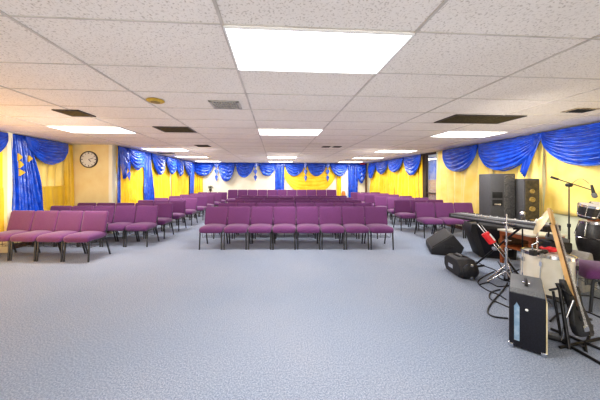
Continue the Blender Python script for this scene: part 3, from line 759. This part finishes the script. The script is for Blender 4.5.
# boom stand
b0 = at(569, 180, 3.75); b0.z = 0; zt_ = at(569, 185, 3.75).z
t = thing('boom_stand', 'tall black boom stand with long arm against the yellow curtain', 'stand', b0)
MB().tube([(0, 0, .1), (0, 0, .75)], .012, 10).build('pole', M['darkmetal'], t, smooth='auto')
MB().tube([(0, 0, .73), (0, 0, .78)], .02, 12).build('collar', M['black'], t, smooth='auto')
MB().tube([(0, 0, .75), (0, 0, zt_)], .008, 10).build('upper_pole', M['darkmetal'], t, smooth='auto')
A, B = at(552.5, 177.5, 3.8) - b0, at(591.5, 190, 3.65) - b0
MB().tube([A, B], .007, 8).build('boom_arm', M['darkmetal'], t, smooth='auto')
ea = (B - A).normalized()
MB().tube([A - ea * .02, A + ea * .07], .017, 12).build('counterweight', M['black'], t, smooth='auto')
MB().tube([(0, -.03, zt_), (0, .03, zt_)], .028, 14).build('clamp', M['black'], t, smooth='auto')
tripod(t, .34)
bm0 = at(591.5, 187, 3.64); t = thing('microphone', 'dark microphone hanging from the end of the boom arm', 'microphone', bm0)
d_ = Vector((.03, -.01, -.12)).normalized()
MB().tube([Vector((0, 0, .03)), d_ * .09], [.012, .02], 12).build('handle', M['black'], t, smooth='auto')
MB().tube([d_ * .09, d_ * .105, d_ * .15, d_ * .165], [.022, .03, .028, .01], 14).build('mesh_head', M['greyvinyl'], t, smooth='auto')
cb_ = [Vector((0, 0, .03)) + Vector((-.25 * s_ , .03, .02 + .07 * math.sin(s_ * PI))) * 1 for s_ in [i / 8 for i in range(9)]]
o = MB().tube([bm0 + c for c in cb_], .003, 6).build('cable', M['black'], smooth='auto'); tag(o, 'thin black cord looping above the boom arm', 'cable')
# chrome straight stand at px 507 and one with silver microphone
b1 = at(506.5, 180, 3.38); b1.z = 0
t = thing('drum_stand', 'upright chrome stand crowded with clamps beside the keyboard', 'stand', b1)
ztp = at(507, 214, 3.38).z
MB().tube([(0, 0, .1), (0, 0, .5)], .014, 10).build('pole', M['chrome'], t, smooth='auto')
MB().tube([(0, 0, .5), (0, 0, ztp)], .010, 10).build('upper_pole', M['chrome'], t, smooth='auto')
for z_, r_ in ((.5, .022), (.62, .02), (.8, .024)):
    MB().tube([(0, 0, z_ - .02), (0, 0, z_ + .02)], r_, 12).build('collar', M['chrome'], t, smooth='auto')
    MB().tube([(0, 0, z_), (.05, -.02, z_)], .006, 6).build('wing_nut', M['chrome'], t, smooth='auto')
MB().tube([(-.04, 0, .86), (.16, .02, .82)], .008, 8).build('arm', M['chrome'], t, smooth='auto')
tripod(t, .2, m='chrome', hub=.2)
b2 = at(522.5, 180, 3.72); b2.z = 0; ztp = at(522, 221, 3.72).z
t = thing('microphone_stand', 'short dark stand holding an upright silver microphone', 'stand', b2)
MB().tube([(0, 0, .08), (0, 0, ztp - .02)], .009, 10).build('pole', M['darkmetal'], t, smooth='auto')
MB().tube([(0, 0, ztp - .06), (0, 0, ztp)], .018, 10).build('clip', M['black'], t, smooth='auto')
tripod(t, .15)
t = thing('microphone', 'silver headed microphone pointing up in front of the speakers', 'microphone', b2 + Vector((0, 0, ztp + .002)))
MB().tube([(0, 0, 0), (0, 0, .075)], [.013, .019], 12).build('handle', M['vent'], t, smooth='auto')
MB().tube([(0, 0, .075), (0, 0, .085), (0, 0, .12), (0, 0, .145), (0, 0, .15)], [.022, .03, .033, .022, .004], 16).build('mesh_head', M['chrome'], t, smooth='auto')

# ------------------------------------------------------------------ wooden side table with cream top
tb = at(528.5, 180, 4.17); tb.z = 0
t = thing('side_table', 'cherry wood side table with cream top behind the cream drum', 'table', tb, .12)
MB().bx((0, -.03, .57), (.64, .56, .03)).build('top', M['cream'], t, bevel=.004)
MB().bx((0, -.03, .52), (.60, .52, .07)).build('apron', M['cherry'], t, bevel=.004)
MB().bx((0, 0, .30), (.58, .48, .025)).build('shelf', M['cherry'], t, bevel=.004)
for sx in (-1, 1):
    for sy in (-1, 1): MB().bx((sx * .275, sy * .235 - .03, .245), (.045, .045, .49)).build('leg', M['cherry'], t, bevel=.004)
MB().bx((0, .19, .41), (.52, .012, .2)).build('back_panel', M['base'], t)

# ------------------------------------------------------------------ grey panel mixer + small black items on the table side
gp = at(574, 180, 3.35); gp.z = 0
t = thing('floor_amplifier', 'low grey tilted box behind the cream drum by the congas', 'amplifier', gp, .3)
prof = [(-.15, 0), (.16, 0), (.20, .42), (.02, .50), (-.2, .30)]
MB().prism(prof, .3).build('cabinet', M['ventlight'], t, bevel=.012)
MB().bx((0, -.155, .22), (.24, .008, .24)).build('grille', M['greyvinyl'], t, bevel=.003)
gp = at(554, 180, 3.5); gp.z = 0
t = thing('equipment_case', 'black lumpy equipment case standing behind the guitar neck', 'case', gp, -.2)
MB().bx((0, 0, .30), (.26, .24, .58)).build('shell', M['black'], t, bevel=.02)
MB().bx((.02, -.02, .62), (.18, .16, .08), RY(.3)).build('lid', M['greyvinyl'], t, bevel=.015)
MB().tube([(-.07, 0, .64), (-.06, 0, .72), (.06, 0, .70), (.08, 0, .63)], .012, 8).build('handle', M['black'], t, smooth='auto')
for z in (.15, .3, .45): MB().bx((0, -.123, z), (.2, .008, .03)).build('latch', M['vent'], t, bevel=.002)

# ------------------------------------------------------------------ cream drum
dp = at(545, 180, 2.90); dp.z = 0
t = thing('floor_drum', 'large cream drum with chrome lugs standing on three legs', 'drum', dp, .2)
tl = RY(.07)
def tp_(z): return z
RD, zb_, zt2 = .222, .13, .58
MB().lathe([(RD, zb_ + .02), (RD, zt2 - .02)], n=48, mx=tl).build('shell', M['cream'], t, smooth='auto')
for z in (zb_, zt2 - .02):
    MB().lathe([(RD + .006, z), (RD + .014, z), (RD + .014, z + .035), (RD + .006, z + .035), (RD - .004, z + .03)], n=48, mx=tl).build('hoop', M['chrome' if z > .3 else 'vent'], t, smooth='auto')
MB().lathe([(RD, zt2 - .012), (RD - .01, zt2 + .004), (.001, zt2 + .004)], n=48, mx=tl).build('drum_head', M['head'], t, smooth='auto')
for q in range(8):
    a_ = q * PI / 4 + .35
    lg = MB()
    for z in (zt2 - .09, zb_ + .10): lg.bx(tl @ Vector(((RD + .014) * math.cos(a_), (RD + .014) * math.sin(a_), z)), (.022, .022, .05), RZ(a_))
    lg.tube([tl @ Vector(((RD + .016) * math.cos(a_), (RD + .016) * math.sin(a_), z)) for z in (zb_ + .02, zt2)], .004, 6)
    lg.build('lug', M['chrome'], t)
for q in range(3):
    a_ = q * 2 * PI / 3 + .8
    MB().tube([((RD + .03) * math.cos(a_), (RD + .03) * math.sin(a_), .36), ((RD + .03) * math.cos(a_), (RD + .03) * math.sin(a_), .05), ((RD + .07) * math.cos(a_), (RD + .07) * math.sin(a_), .0)], .007, 8).build('leg', M['chrome'], t, smooth='auto')
# red cloth and microphone cable on the drum
cz = zt2 + .012
cc = Vector((dp.x + .12, dp.y + .05, cz))
def rc(s, u_):
    x = (s - .5) * .17; y = (u_ - .5) * .12
    return cc + RZ(-.5) @ Vector((x, y, .018 + .012 * math.sin(9 * s + 3 * u_) + .010 * math.sin(14 * u_)))
o = MB().sheet(rc, 20, 12).build('red_cloth', M['red'], smooth=True, solid=.012); tag(o, 'bright red folded cloth lying on the cream drum', 'cloth')
t = thing('microphone', 'black microphone lying across the cream drum head', 'microphone', (dp.x - .10, dp.y - .05, cz + .022), .35)
MB().tube([(-.10, 0, 0), (.06, 0, 0)], [.012, .018], 12).build('handle', M['black'], t, smooth='auto')
MB().tube([(.06, 0, 0), (.07, 0, 0), (.10, 0, 0), (.12, 0, 0)], [.02, .026, .024, .006], 14).build('mesh_head', M['vent'], t, smooth='auto')
t = thing('drum_clamp', 'black clamp gripping the rim of the cream drum', 'clamp', (dp.x - .235, dp.y - .10, cz), .3)
MB().bx((0, 0, .03), (.06, .05, .06)).build('jaw', M['black'], t, bevel=.006)
MB().tube([(0, 0, .05), (-.02, 0, .12), (.05, -.02, .15)], .008, 8).build('arm', M['chrome'], t, smooth='auto')
MB().tube([(.05, -.02, .15), (.09, -.03, .14)], .016, 10).build('knob', M['black'], t, smooth='auto')

# ------------------------------------------------------------------ combo amplifier (narrow box turned 42 degrees)
ap = Vector((1.895, 2.165, 0)); q0 = Vector((2.06, 2.015, 0))
ex = (q0 - ap).normalized(); ey = Vector((-ex.y, ex.x, 0))
if ey.y < 0: ey = -ey
arz = math.atan2(ex.y, ex.x); AWd, ALn, AH = .225, .50, .492
ac = ap + ex * (AWd / 2) + ey * (ALn / 2)
t = thing('guitar_amplifier', 'black guitar amplifier with grey top and pale blue strip on its end', 'amplifier', (ac.x, ac.y, 0), arz)
MB().add([(x, y, z) for (y, zt3) in ((-ALn / 2, AH - .022), (-ALn / 2 + .05, AH), (ALn / 2, AH + .0)) for x in (-AWd / 2, AWd / 2) for z in (.012, zt3)],
         [(0, 1, 3, 2), (8, 10, 11, 9), (1, 5, 7, 3), (5, 9, 11, 7), (0, 4, 5, 1), (4, 8, 9, 5), (2, 3, 7, 6), (6, 7, 11, 10), (0, 2, 6, 4), (4, 6, 10, 8)]).build('cabinet', M['navy'], t, bevel=.01)
MB().bx((0, .02, AH + .003), (AWd - .008, ALn - .05, .01)).build('top_panel', M['greyvinyl'], t, bevel=.004)
MB().bx((0, -ALn / 2 + .026, AH - .008), (AWd - .008, .052, .01), RX(.41)).build('front_lip', M['greyvinyl'], t, bevel=.003)
MB().bx((-.062, -ALn / 2 - .003, .215), (.035, .006, .29)).build('reflective_strip', M['stripe'], t, bevel=.002)
MB().prism([(-.0175, 0), (.0175, 0), (0, .035)], .006, c=(-.062, -ALn / 2 - .003, .36)).build('strip_point', M['stripe'], t)
MB().lathe([(.010, 0), (.010, .006), (.005, .01), (.001, .01)], (.0, -ALn / 2 - .002, .35), 16, RX(PI / 2)).build('badge', M['white'], t, smooth='auto')
MB().bx((AWd / 2 + .004, 0, .24), (.008, ALn - .04, .40)).build('grille', M['grille'], t, bevel=.003)
tr = MB()
for z in (.03, .44): tr.bx((AWd / 2 + .006, 0, z), (.010, ALn - .01, .010))
for y in (-ALn / 2 + .012, ALn / 2 - .012): tr.bx((AWd / 2 + .006, y, .235), (.010, .009, .42))
tr.build('piping', M['palebrass'], t, bevel=.003)
for sx in (-1, 1): MB().bx((sx * (AWd / 2 - .012), -ALn / 2 + .006, .022), (.036, .034, .032)).build('corner_guard', M['chrome'], t, bevel=.006)
MB().bx((0, -.02, AH + .016), (.05, .05, .02)).build('handle_bracket', M['chrome'], t, bevel=.005)
MB().tube([(0, -.10, AH + .012), (0, -.08, AH + .035), (0, .04, AH + .035), (0, .06, AH + .012)], .011, 8).build('handle', M['black'], t, smooth='auto')

# ------------------------------------------------------------------ bass guitar leaning on a stand
P0, P1 = at(584.5, 339, 2.18), at(547, 205, 2.50)     # tail, head tip
gx = (P1 - P0); GL = gx.length; gx.normalize()
t = thing('bass_guitar', 'black bass guitar with pale maple neck leaning on its stand', 'guitar', P0)
nrm = Vector((.36, -.93, 0)); nrm = (nrm - gx * nrm.dot(gx)).normalized()     # face turned to the aisle side
sd = gx.cross(nrm).normalized()
mg = Matrix((sd, nrm, gx)).transposed()         # local x side, y face, z along neck
def outline():
    pts = [(0, -.02), (.10, -.01), (.155, .05), (.165, .12), (.135, .20), (.115, .26), (.125, .33), (.15, .40), (.135, .455), (.10, .45), (.075, .40), (.05, .37), (.03, .365),
           (-.03, .365), (-.05, .38), (-.075, .43), (-.10, .52), (-.13, .535), (-.15, .49), (-.145, .40), (-.12, .30), (-.115, .23), (-.145, .16), (-.17, .09), (-.155, .02), (-.10, -.015)]
    return [(x * .8, z * .85 + .04) for x, z in pts]
MB().prism([(x, z) for x, z in outline()], .042, mg).build('body', M['black'], t, bevel=.008)
n0 = .34; n1 = GL - .20
nk = MB()
def trap(w0, w1, z0_, z1_, y0, y1, mi=0, mm=nk):
    vs = [mg @ Vector((sx * w_, y, z)) for z, w_ in ((z0_, w0), (z1_, w1)) for sx in (-1, 1) for y in (y0, y1)]
    mm.add(vs, [(0, 1, 3, 2), (4, 6, 7, 5), (0, 2, 6, 4), (1, 5, 7, 3), (0, 4, 5, 1), (2, 3, 7, 6)], mi)
trap(.027, .019, n0 - .08, n1, -.012, .022)
nk.build('neck', M['maple'], t, bevel=.004)
fb = MB(); trap(.026, .018, n0 - .10, n1, .022, .029, mm=fb); fb.build('fretboard', M['fret'], t)
fz = MB(); z_ = n1; L_s = n1 - .12
for q in range(1, 20):
    zz_ = n1 - L_s * (1 - 2 ** (-q / 12)); w_ = .018 + .008 * (n1 - zz_) / (n1 - n0)
    fz.bx(mg @ Vector((0, .030, zz_)), (w_ * 2, .003, .002), mg)
fz.build('fret', M['chrome'], t)
hd = MB().prism([(-.018, 0), (.018, 0), (.03, .05), (.026, .14), (.008, .17), (-.02, .16), (-.03, .05)], .018, mg, mg @ Vector((0, .008, n1)))
hd.build('headstock', M['maple'], t, bevel=.003)
for q in range(4):
    MB().tube([mg @ Vector((.035, .0, n1 + .04 + .035 * q)), mg @ Vector((.065, .0, n1 + .04 + .035 * q))], [.005, .010], 8).build('tuning_peg', M['chrome'], t, smooth='auto')
st = MB()
for q in range(4): st.tube([mg @ Vector(((-.018 + .012 * q), .036, .10)), mg @ Vector(((-.013 + .0087 * q), .033, n1 + .02))], .0012, 5)
st.build('string', M['chrome'], t)
MB().bx(mg @ Vector((0, .028, .09)), (.08, .014, .05), mg).build('bridge', M['chrome'], t, bevel=.003)
for z in (.17, .25): MB().bx(mg @ Vector((0, .026, z)), (.09, .012, .035), mg).build('pickup', M['black'], t, bevel=.003)
for q in range(3): MB().tube([mg @ Vector((.10 + .012 * q, .02, .05 + .05 * q)), mg @ Vector((.10 + .012 * q, .04, .05 + .05 * q))], .012, 12).build('knob', M['chrome'], t, smooth='auto')
MB().prism([(.05, .02), (.11, .02), (.135, .08), (.115, .16), (.06, .30), (.045, .14)], .004, mg, mg @ Vector((0, .023, 0))).build('pickguard', M['vent'], t)

# guitar stand
gs = Vector((P0.x - .02, P0.y + .02, 0))
t = thing('guitar_stand', 'black tubular stand under the bass guitar with long floor legs', 'stand', gs)
def tb_(nm, pts, r=.011, m='darkmetal'): return MB().tube([Vector(p) - gs if len(p) == 3 and nm[0] != '_' else p for p in pts], r, 8).build(nm.strip('_'), M[m], t, smooth='auto')
tb_('post', [fl(569, 349), at(560, 290, 2.25), at(557, 283, 2.27)], .014)
tb_('post', [fl(562, 342), at(553, 291, 2.35)], .010)
tb_('yoke', [at(549, 290, 2.3), at(561, 288, 2.26), at(572, 296, 2.2)], .010)
for a_, b_ in (((548, 335), (602, 366)), ((551, 330), (604, 352)), ((560, 349), (600, 340))):
    p, q = fl(*a_), fl(*b_); p.z = q.z = .013; tb_('leg', [p, q], .012)
tb_('brace', [at(561, 345, 2.2), at(566, 318, 2.2), at(573, 300, 2.2)], .009, 'chrome')
pu = P0 + Vector((0, 0, -.045))
tb_('cradle', [pu + Vector((-.10, -.06, .03)), pu + Vector((-.05, -.03, -.0)), pu + Vector((.06, .03, -.0)), pu + Vector((.11, .06, .03))], .012)
tb_('post', [fl(586, 352), pu + Vector((.0, .0, 0))], .012)
# small effects pedal under the stand
pp = fl(555, 339); t = thing('effects_pedal', 'small flat black foot pedal on the carpet by the amplifier', 'pedal', pp, -.6)
MB().bx((0, 0, .02), (.16, .10, .035), RX(-.08)).build('case', M['black'], t, bevel=.006)
MB().bx((0, -.01, .042), (.10, .05, .008)).build('treadle', M['greyvinyl'], t, bevel=.003)
for q in (-1, 1): MB().lathe([(.009, 0), (.008, .012), (.001, .012)], (q * .05, .035, .037), 12).build('knob', M['chrome'], t, smooth='auto')

# ------------------------------------------------------------------ tilted cymbal left of the guitar head
cy = at(541.5, 222, 2.98); t = thing('cymbal', 'cream gold cymbal tilted steeply beside the bass guitar headstock', 'cymbal', cy)
rv, vv = Vector((.65, -.76, 0)), Vector((-.76, -.65, 0))
nz = (vv * .2 + (rv * .91 + Vector((0, 0, -.41))) * -.92).normalized(); lx = (rv * .41 + Vector((0, 0, .91))); lx = (lx - nz * lx.dot(nz)).normalized()
mc = Matrix((lx, nz.cross(lx), nz)).transposed()
MB().lathe([(.17, 0), (.13, .008), (.06, .018), (.045, .032), (.015, .04), (.001, .04)], n=36, mx=mc).build('plate', M['palebrass'], t, smooth='auto', solid=0)
MB().lathe([(.018, .038), (.016, .055), (.001, .055)], n=14, mx=mc).build('felt', M['head'], t, smooth='auto')
t = thing('cymbal_stand', 'thin chrome stand holding the tilted cymbal behind the cream drum', 'stand', (cy.x - .02, cy.y + .03, 0))
MB().tube([(0, 0, .1), (0, 0, cy.z - .01), (.02, -.02, cy.z)], .009, 8).build('pole', M['chrome'], t, smooth='auto')
tripod(t, .2, m='chrome')

# ------------------------------------------------------------------ conga with bongos on top
cg = at(594, 180, 3.3); cg.z = 0
def zc(y): return at(590, y, 3.3).z
t = thing('conga_drum', 'tall black conga drum with chrome hoop in a ring stand', 'drum', cg)
zt4, zb4 = zc(222), zc(261)
prof = []
for q in range(11):
    k_ = q / 10; r_ = .080 + .085 * math.sin(PI * (.08 + .78 * k_)) ** 1.0
    prof.append((r_, zb4 + (zt4 - zb4) * k_))
MB().lathe(prof, n=36).build('shell', M['black'], t, smooth='auto')
rt = prof[-1][0]
MB().lathe([(rt + .004, zt4 - .02), (rt + .018, zt4 - .02), (rt + .018, zt4 + .012), (rt + .004, zt4 + .012)], n=36).build('hoop', M['chrome'], t, smooth='auto')
MB().lathe([(rt, zt4 - .005), (rt, zt4 + .006), (.001, zt4 + .006)], n=36).build('drum_head', M['head'], t, smooth='auto')
MB().lathe([(prof[6][0] + .002, prof[6][1] - .006), (prof[6][0] + .01, prof[6][1]), (prof[6][0] + .002, prof[6][1] + .006)], n=36).build('band', M['chrome'], t, smooth='auto')
for q in range(6):
    a_ = q * PI / 3 + .2
    MB().tube([((rt + .015) * math.cos(a_), (rt + .015) * math.sin(a_), zt4), ((prof[7][0] + .012) * math.cos(a_), (prof[7][0] + .012) * math.sin(a_), zt4 - .18)], .006, 6).build('tension_rod', M['chrome'], t, smooth='auto')
MB().lathe([(.135, zb4 - .01), (.15, zb4 - .01), (.15, zb4 + .02), (.135, zb4 + .02)], n=32).build('ring', M['chrome'], t, smooth='auto')
MB().lathe([(.115, zb4 - .03), (.12, zb4 - .0), (.001, zb4 - .0)], n=32).build('base', M['cherry'], t, smooth='auto')
for q in range(3):
    a_ = q * 2 * PI / 3 + .5
    MB().tube([(.142 * math.cos(a_), .142 * math.sin(a_), zb4), (.16 * math.cos(a_), .16 * math.sin(a_), .15), (.26 * math.cos(a_), .26 * math.sin(a_), .01)], .011, 8).build('leg', M['darkmetal'], t, smooth='auto')
t = thing('bongo_drums', 'black bongo pair with chrome hardware sitting above the conga', 'drum', (cg.x, cg.y, zt4 + .014), .2)
tb2 = RX(.22)
for sx, r_ in ((-1, .10), (1, .115)):
    cx_ = sx * .118
    off = Vector((cx_, 0, .07))
    b = MB().lathe([(r_ * .82, -.03), (r_ * .95, .05), (r_, .15)], off, 28, tb2).build('shell', M['black'], t, smooth='auto')
    MB().lathe([(r_ + .002, .125), (r_ + .012, .125), (r_ + .012, .155), (r_ + .002, .155)], off, 28, tb2).build('hoop', M['chrome'], t, smooth='auto')
    MB().lathe([(r_, .148), (r_, .156), (.001, .156)], off, 28, tb2).build('drum_head', M['head'], t, smooth='auto')
    MB().lathe([(r_ * .84 + .002, .0), (r_ * .84 + .01, .0), (r_ * .84 + .01, .014), (r_ * .84, .014)], off, 28, tb2).build('ring', M['chrome'], t, smooth='auto')
    for q in range(5):
        a_ = q * 2 * PI / 5 + .9
        MB().tube([off + tb2 @ Vector(((r_ + .012) * math.cos(a_), (r_ + .012) * math.sin(a_), .15)), off + tb2 @ Vector(((r_ * .9) * math.cos(a_), (r_ * .9) * math.sin(a_), .0))], .005, 6).build('tension_rod', M['chrome'], t, smooth='auto')
MB().bx((0, 0, .09), (.06, .05, .14)).build('centre_block', M['chrome'], t, bevel=.005)
MB().bx((0, 0, .015), (.10, .08, .03)).build('base', M['cherry'], t, bevel=.005)

# ------------------------------------------------------------------ cords on the floor
def cord(pts, label, r=.0075, name='cable'):
    P = [fl(*p) for p in pts]
    for p in P: p.z = r
    # Catmull-Rom
    out = []
    Q = [P[0]] + P + [P[-1]]
    for i in range(1, len(Q) - 2):
        for s_ in range(6):
            k_ = s_ / 6
            a, b, c, d = Q[i - 1], Q[i], Q[i + 1], Q[i + 2]
            out.append(.5 * ((2 * b) + (c - a) * k_ + (2 * a - 5 * b + 4 * c - d) * k_ ** 2 + (3 * b - a - 3 * c + d) * k_ ** 3))
    out.append(P[-1])
    for i, p in enumerate(out): p.z = r + .0002
    o = MB().tube(out, r, 6).build(name, M['black'], smooth='auto'); tag(o, label, 'cable', 'black cables on the carpet')
cord([(508, 283), (502, 292), (492, 303), (487.5, 312), (493, 317), (508, 319)], 'black cable looping widest towards the open carpet')
cord([(476, 262), (486, 267), (494, 270), (503, 276), (512, 280)], 'black cable running from the monitor wedge to the tangle')
cord([(480, 285), (489, 283), (498, 287), (510, 286)], 'black cable starting behind the small portable speaker')
cord([(500, 290), (491, 293), (490, 299), (500, 304), (509, 308)], 'black cable curling close to the amplifier')
cord([(494, 272), (484, 277), (478, 283), (486, 290), (498, 295), (506, 300)], 'black cable with the broad bend behind the portable speaker')
cord([(498, 262), (502, 270), (497, 276), (505, 281), (512, 277), (507, 272), (514, 270)], 'black tangled cable at the foot of the chrome stand', .009)
cord([(512, 268), (505, 274), (509, 282), (517, 279), (513, 272), (503, 270)], 'short knotted black cable beside the amplifier', .009)
cord([(550, 322), (560, 314), (572, 318), (584, 312), (600, 318)], 'black cable lying behind the guitar stand')
cord([(553, 300), (565, 304), (571, 297), (586, 296), (602, 300)], 'black cable under the lone chair')
# floor multi plug among cables
mp_ = fl(509, 279); t = thing('power_strip', 'small black power strip in the cable tangle', 'power strip', mp_, .5)
MB().bx((0, 0, .022), (.22, .05, .04)).build('case', M['black'], t, bevel=.006)
for q in range(4): MB().bx((-.07 + q * .045, 0, .05), (.028, .03, .03)).build('plug', M['vent'] if q % 2 else M['black'], t, bevel=.004)

# ------------------------------------------------------------------ small far objects
pp = at(210.5, 190, 12.95); zz_ = pp.z; pp.z = 0
t = thing('plant_stand', 'dark slim stand by the back wall under the dusty plant', 'stand', pp)
MB().lathe([(.14, .0), (.14, .02), (.02, .04), (.02, .84), (.13, .86), (.13, .88), (.001, .88)], n=20).build('column', M['base'], t, smooth='auto')
t = thing('potted_plant', 'dusty grey green bushy plant by the back wall, clock side', 'plant', pp + Vector((0, 0, .882)))
MB().lathe([(.06, 0), (.08, .1), (.075, .1), (.001, .09)], n=18).build('pot', M['vent'], t, smooth='auto')
lf = MB(); rn = random.Random(3)
for q in range(120):
    a_ = rn.random() * 2 * PI; e_ = rn.random() * 1.3; r_ = .05 + rn.random() * .12
    c = Vector((math.cos(a_) * math.cos(e_) * r_, math.sin(a_) * math.cos(e_) * r_, .12 + math.sin(e_) * r_ * .9))
    u_ = Vector((rn.uniform(-1, 1), rn.uniform(-1, 1), rn.uniform(-.3, 1))).normalized() * .045; w_ = u_.orthogonal().normalized() * .015
    lf.add([c - u_, c + w_, c + u_, c - w_], [(0, 1, 2, 3)])
lf.build('foliage', M['leafgreen'], t)
pp = at(343.5, 193, 12.9); pp.z = 0
t = thing('floor_lamp', 'small orange and white lamp by the back wall behind the chairs', 'lamp', pp)
MB().lathe([(.10, 0), (.10, .02), (.012, .03), (.012, .60), (.001, .60)], n=18).build('base', M['vent'], t, smooth='auto')
MB().lathe([(.06, .58), (.10, .62), (.11, .72), (.08, .84), (.03, .88), (.001, .88)], n=22).build('lamp_shade', M['orange'], t, smooth='auto')
MB().lathe([(.05, .86), (.055, .92), (.001, .96)], n=18).build('cap', M['white'], t, smooth='auto')

# ------------------------------------------------------------------ extra light: warm wash near yellow curtains, soft room fill
def area(loc, tgt, size, e, col, spread=180):
    ld = bpy.data.lights.new('wash', 'AREA'); ld.size = size; ld.spread = math.radians(spread); ld.energy = e; ld.color = col
    o = bpy.data.objects.new('wash', ld); C.objects.link(o); o.location = loc
    o.rotation_euler = (Vector(tgt) - Vector(loc)).to_track_quat('-Z', 'Y').to_euler(); return o
area(W(-4.7, 2.6, .6), W(-4.9, 3.6, CEIL), 1.0, 40, (1, .55, .18))
area(W(4.6, 1.6, .35), W(4.9, 2.6, CEIL), 1.0, 8, (1, .75, .45))
# large soft fill light added behind the camera
area(W(0, -2.6, 1.5), W(0, 6, .9), 3.0, 70, (1, .98, .96))
# added lamps without fixtures, brightening the curtained walls
area(W(-2.2, 3.6, 1.75), W(UL, 5.2, 1.45), .9, 12, (1, .95, .86), 75)
area(W(-1.6, 7.0, 1.75), W(UF, 10.2, 1.4), .9, 13, (1, .95, .86), 75)
area(W(2.4, 2.4, 1.75), W(UR, 4.8, 1.45), .9, 13, (1, .95, .86), 75)
area(W(2.4, 7.0, 1.75), W(UR, 10.4, 1.4), .9, 13, (1, .95, .86), 75)
area(W(.4, 8.6, 1.75), W(.4, VB, 1.6), 1.2, 14, (1, .95, .88), 80)
# added up-facing lamps, standing in for light bounced onto the ceiling
for (u_, v_, sx_, sy_, e_, c_) in ((0, 4.0, 8, 8, 36, (1, .89, .81)), (0, 10.5, 7, 6, 22, (1, .88, .80))):
    ld = bpy.data.lights.new('bounce', 'AREA'); ld.shape = 'RECTANGLE'; ld.size = sx_; ld.size_y = sy_; ld.energy = e_; ld.color = c_
    lo = bpy.data.objects.new('bounce', ld); C.objects.link(lo); lo.location = W(u_, v_, 1.5); lo.rotation_euler = (PI, 0, PHI)
w = bpy.data.worlds.new('world'); bpy.context.scene.world = w; w.use_nodes = True
w.node_tree.nodes['Background'].inputs[0].default_value = (1, .97, .93, 1); w.node_tree.nodes['Background'].inputs[1].default_value = .4

# ------------------------------------------------------------------ camera
cd = bpy.data.cameras.new('camera'); cam = bpy.data.objects.new('camera', cd); C.objects.link(cam)
cam.location = (0, 0, H); cam.rotation_euler = (PI / 2, 0, 0)
cd.sensor_width = 36; cd.lens = F * 36 / 600
cd.shift_x = (300 - CX) / 600; cd.shift_y = -(200 - CY) / 600
cd.clip_start = .05
bpy.context.scene.camera = cam
sc = bpy.context.scene
sc.view_settings.view_transform = 'Standard'; sc.view_settings.look = 'Medium High Contrast'
sc.view_settings.exposure = 0.05; sc.view_settings.gamma = 1.0
sc.cycles.use_denoising = True
sc.cycles.max_bounces = 8; sc.cycles.diffuse_bounces = 5
sc.cycles.sample_clamp_indirect = 8
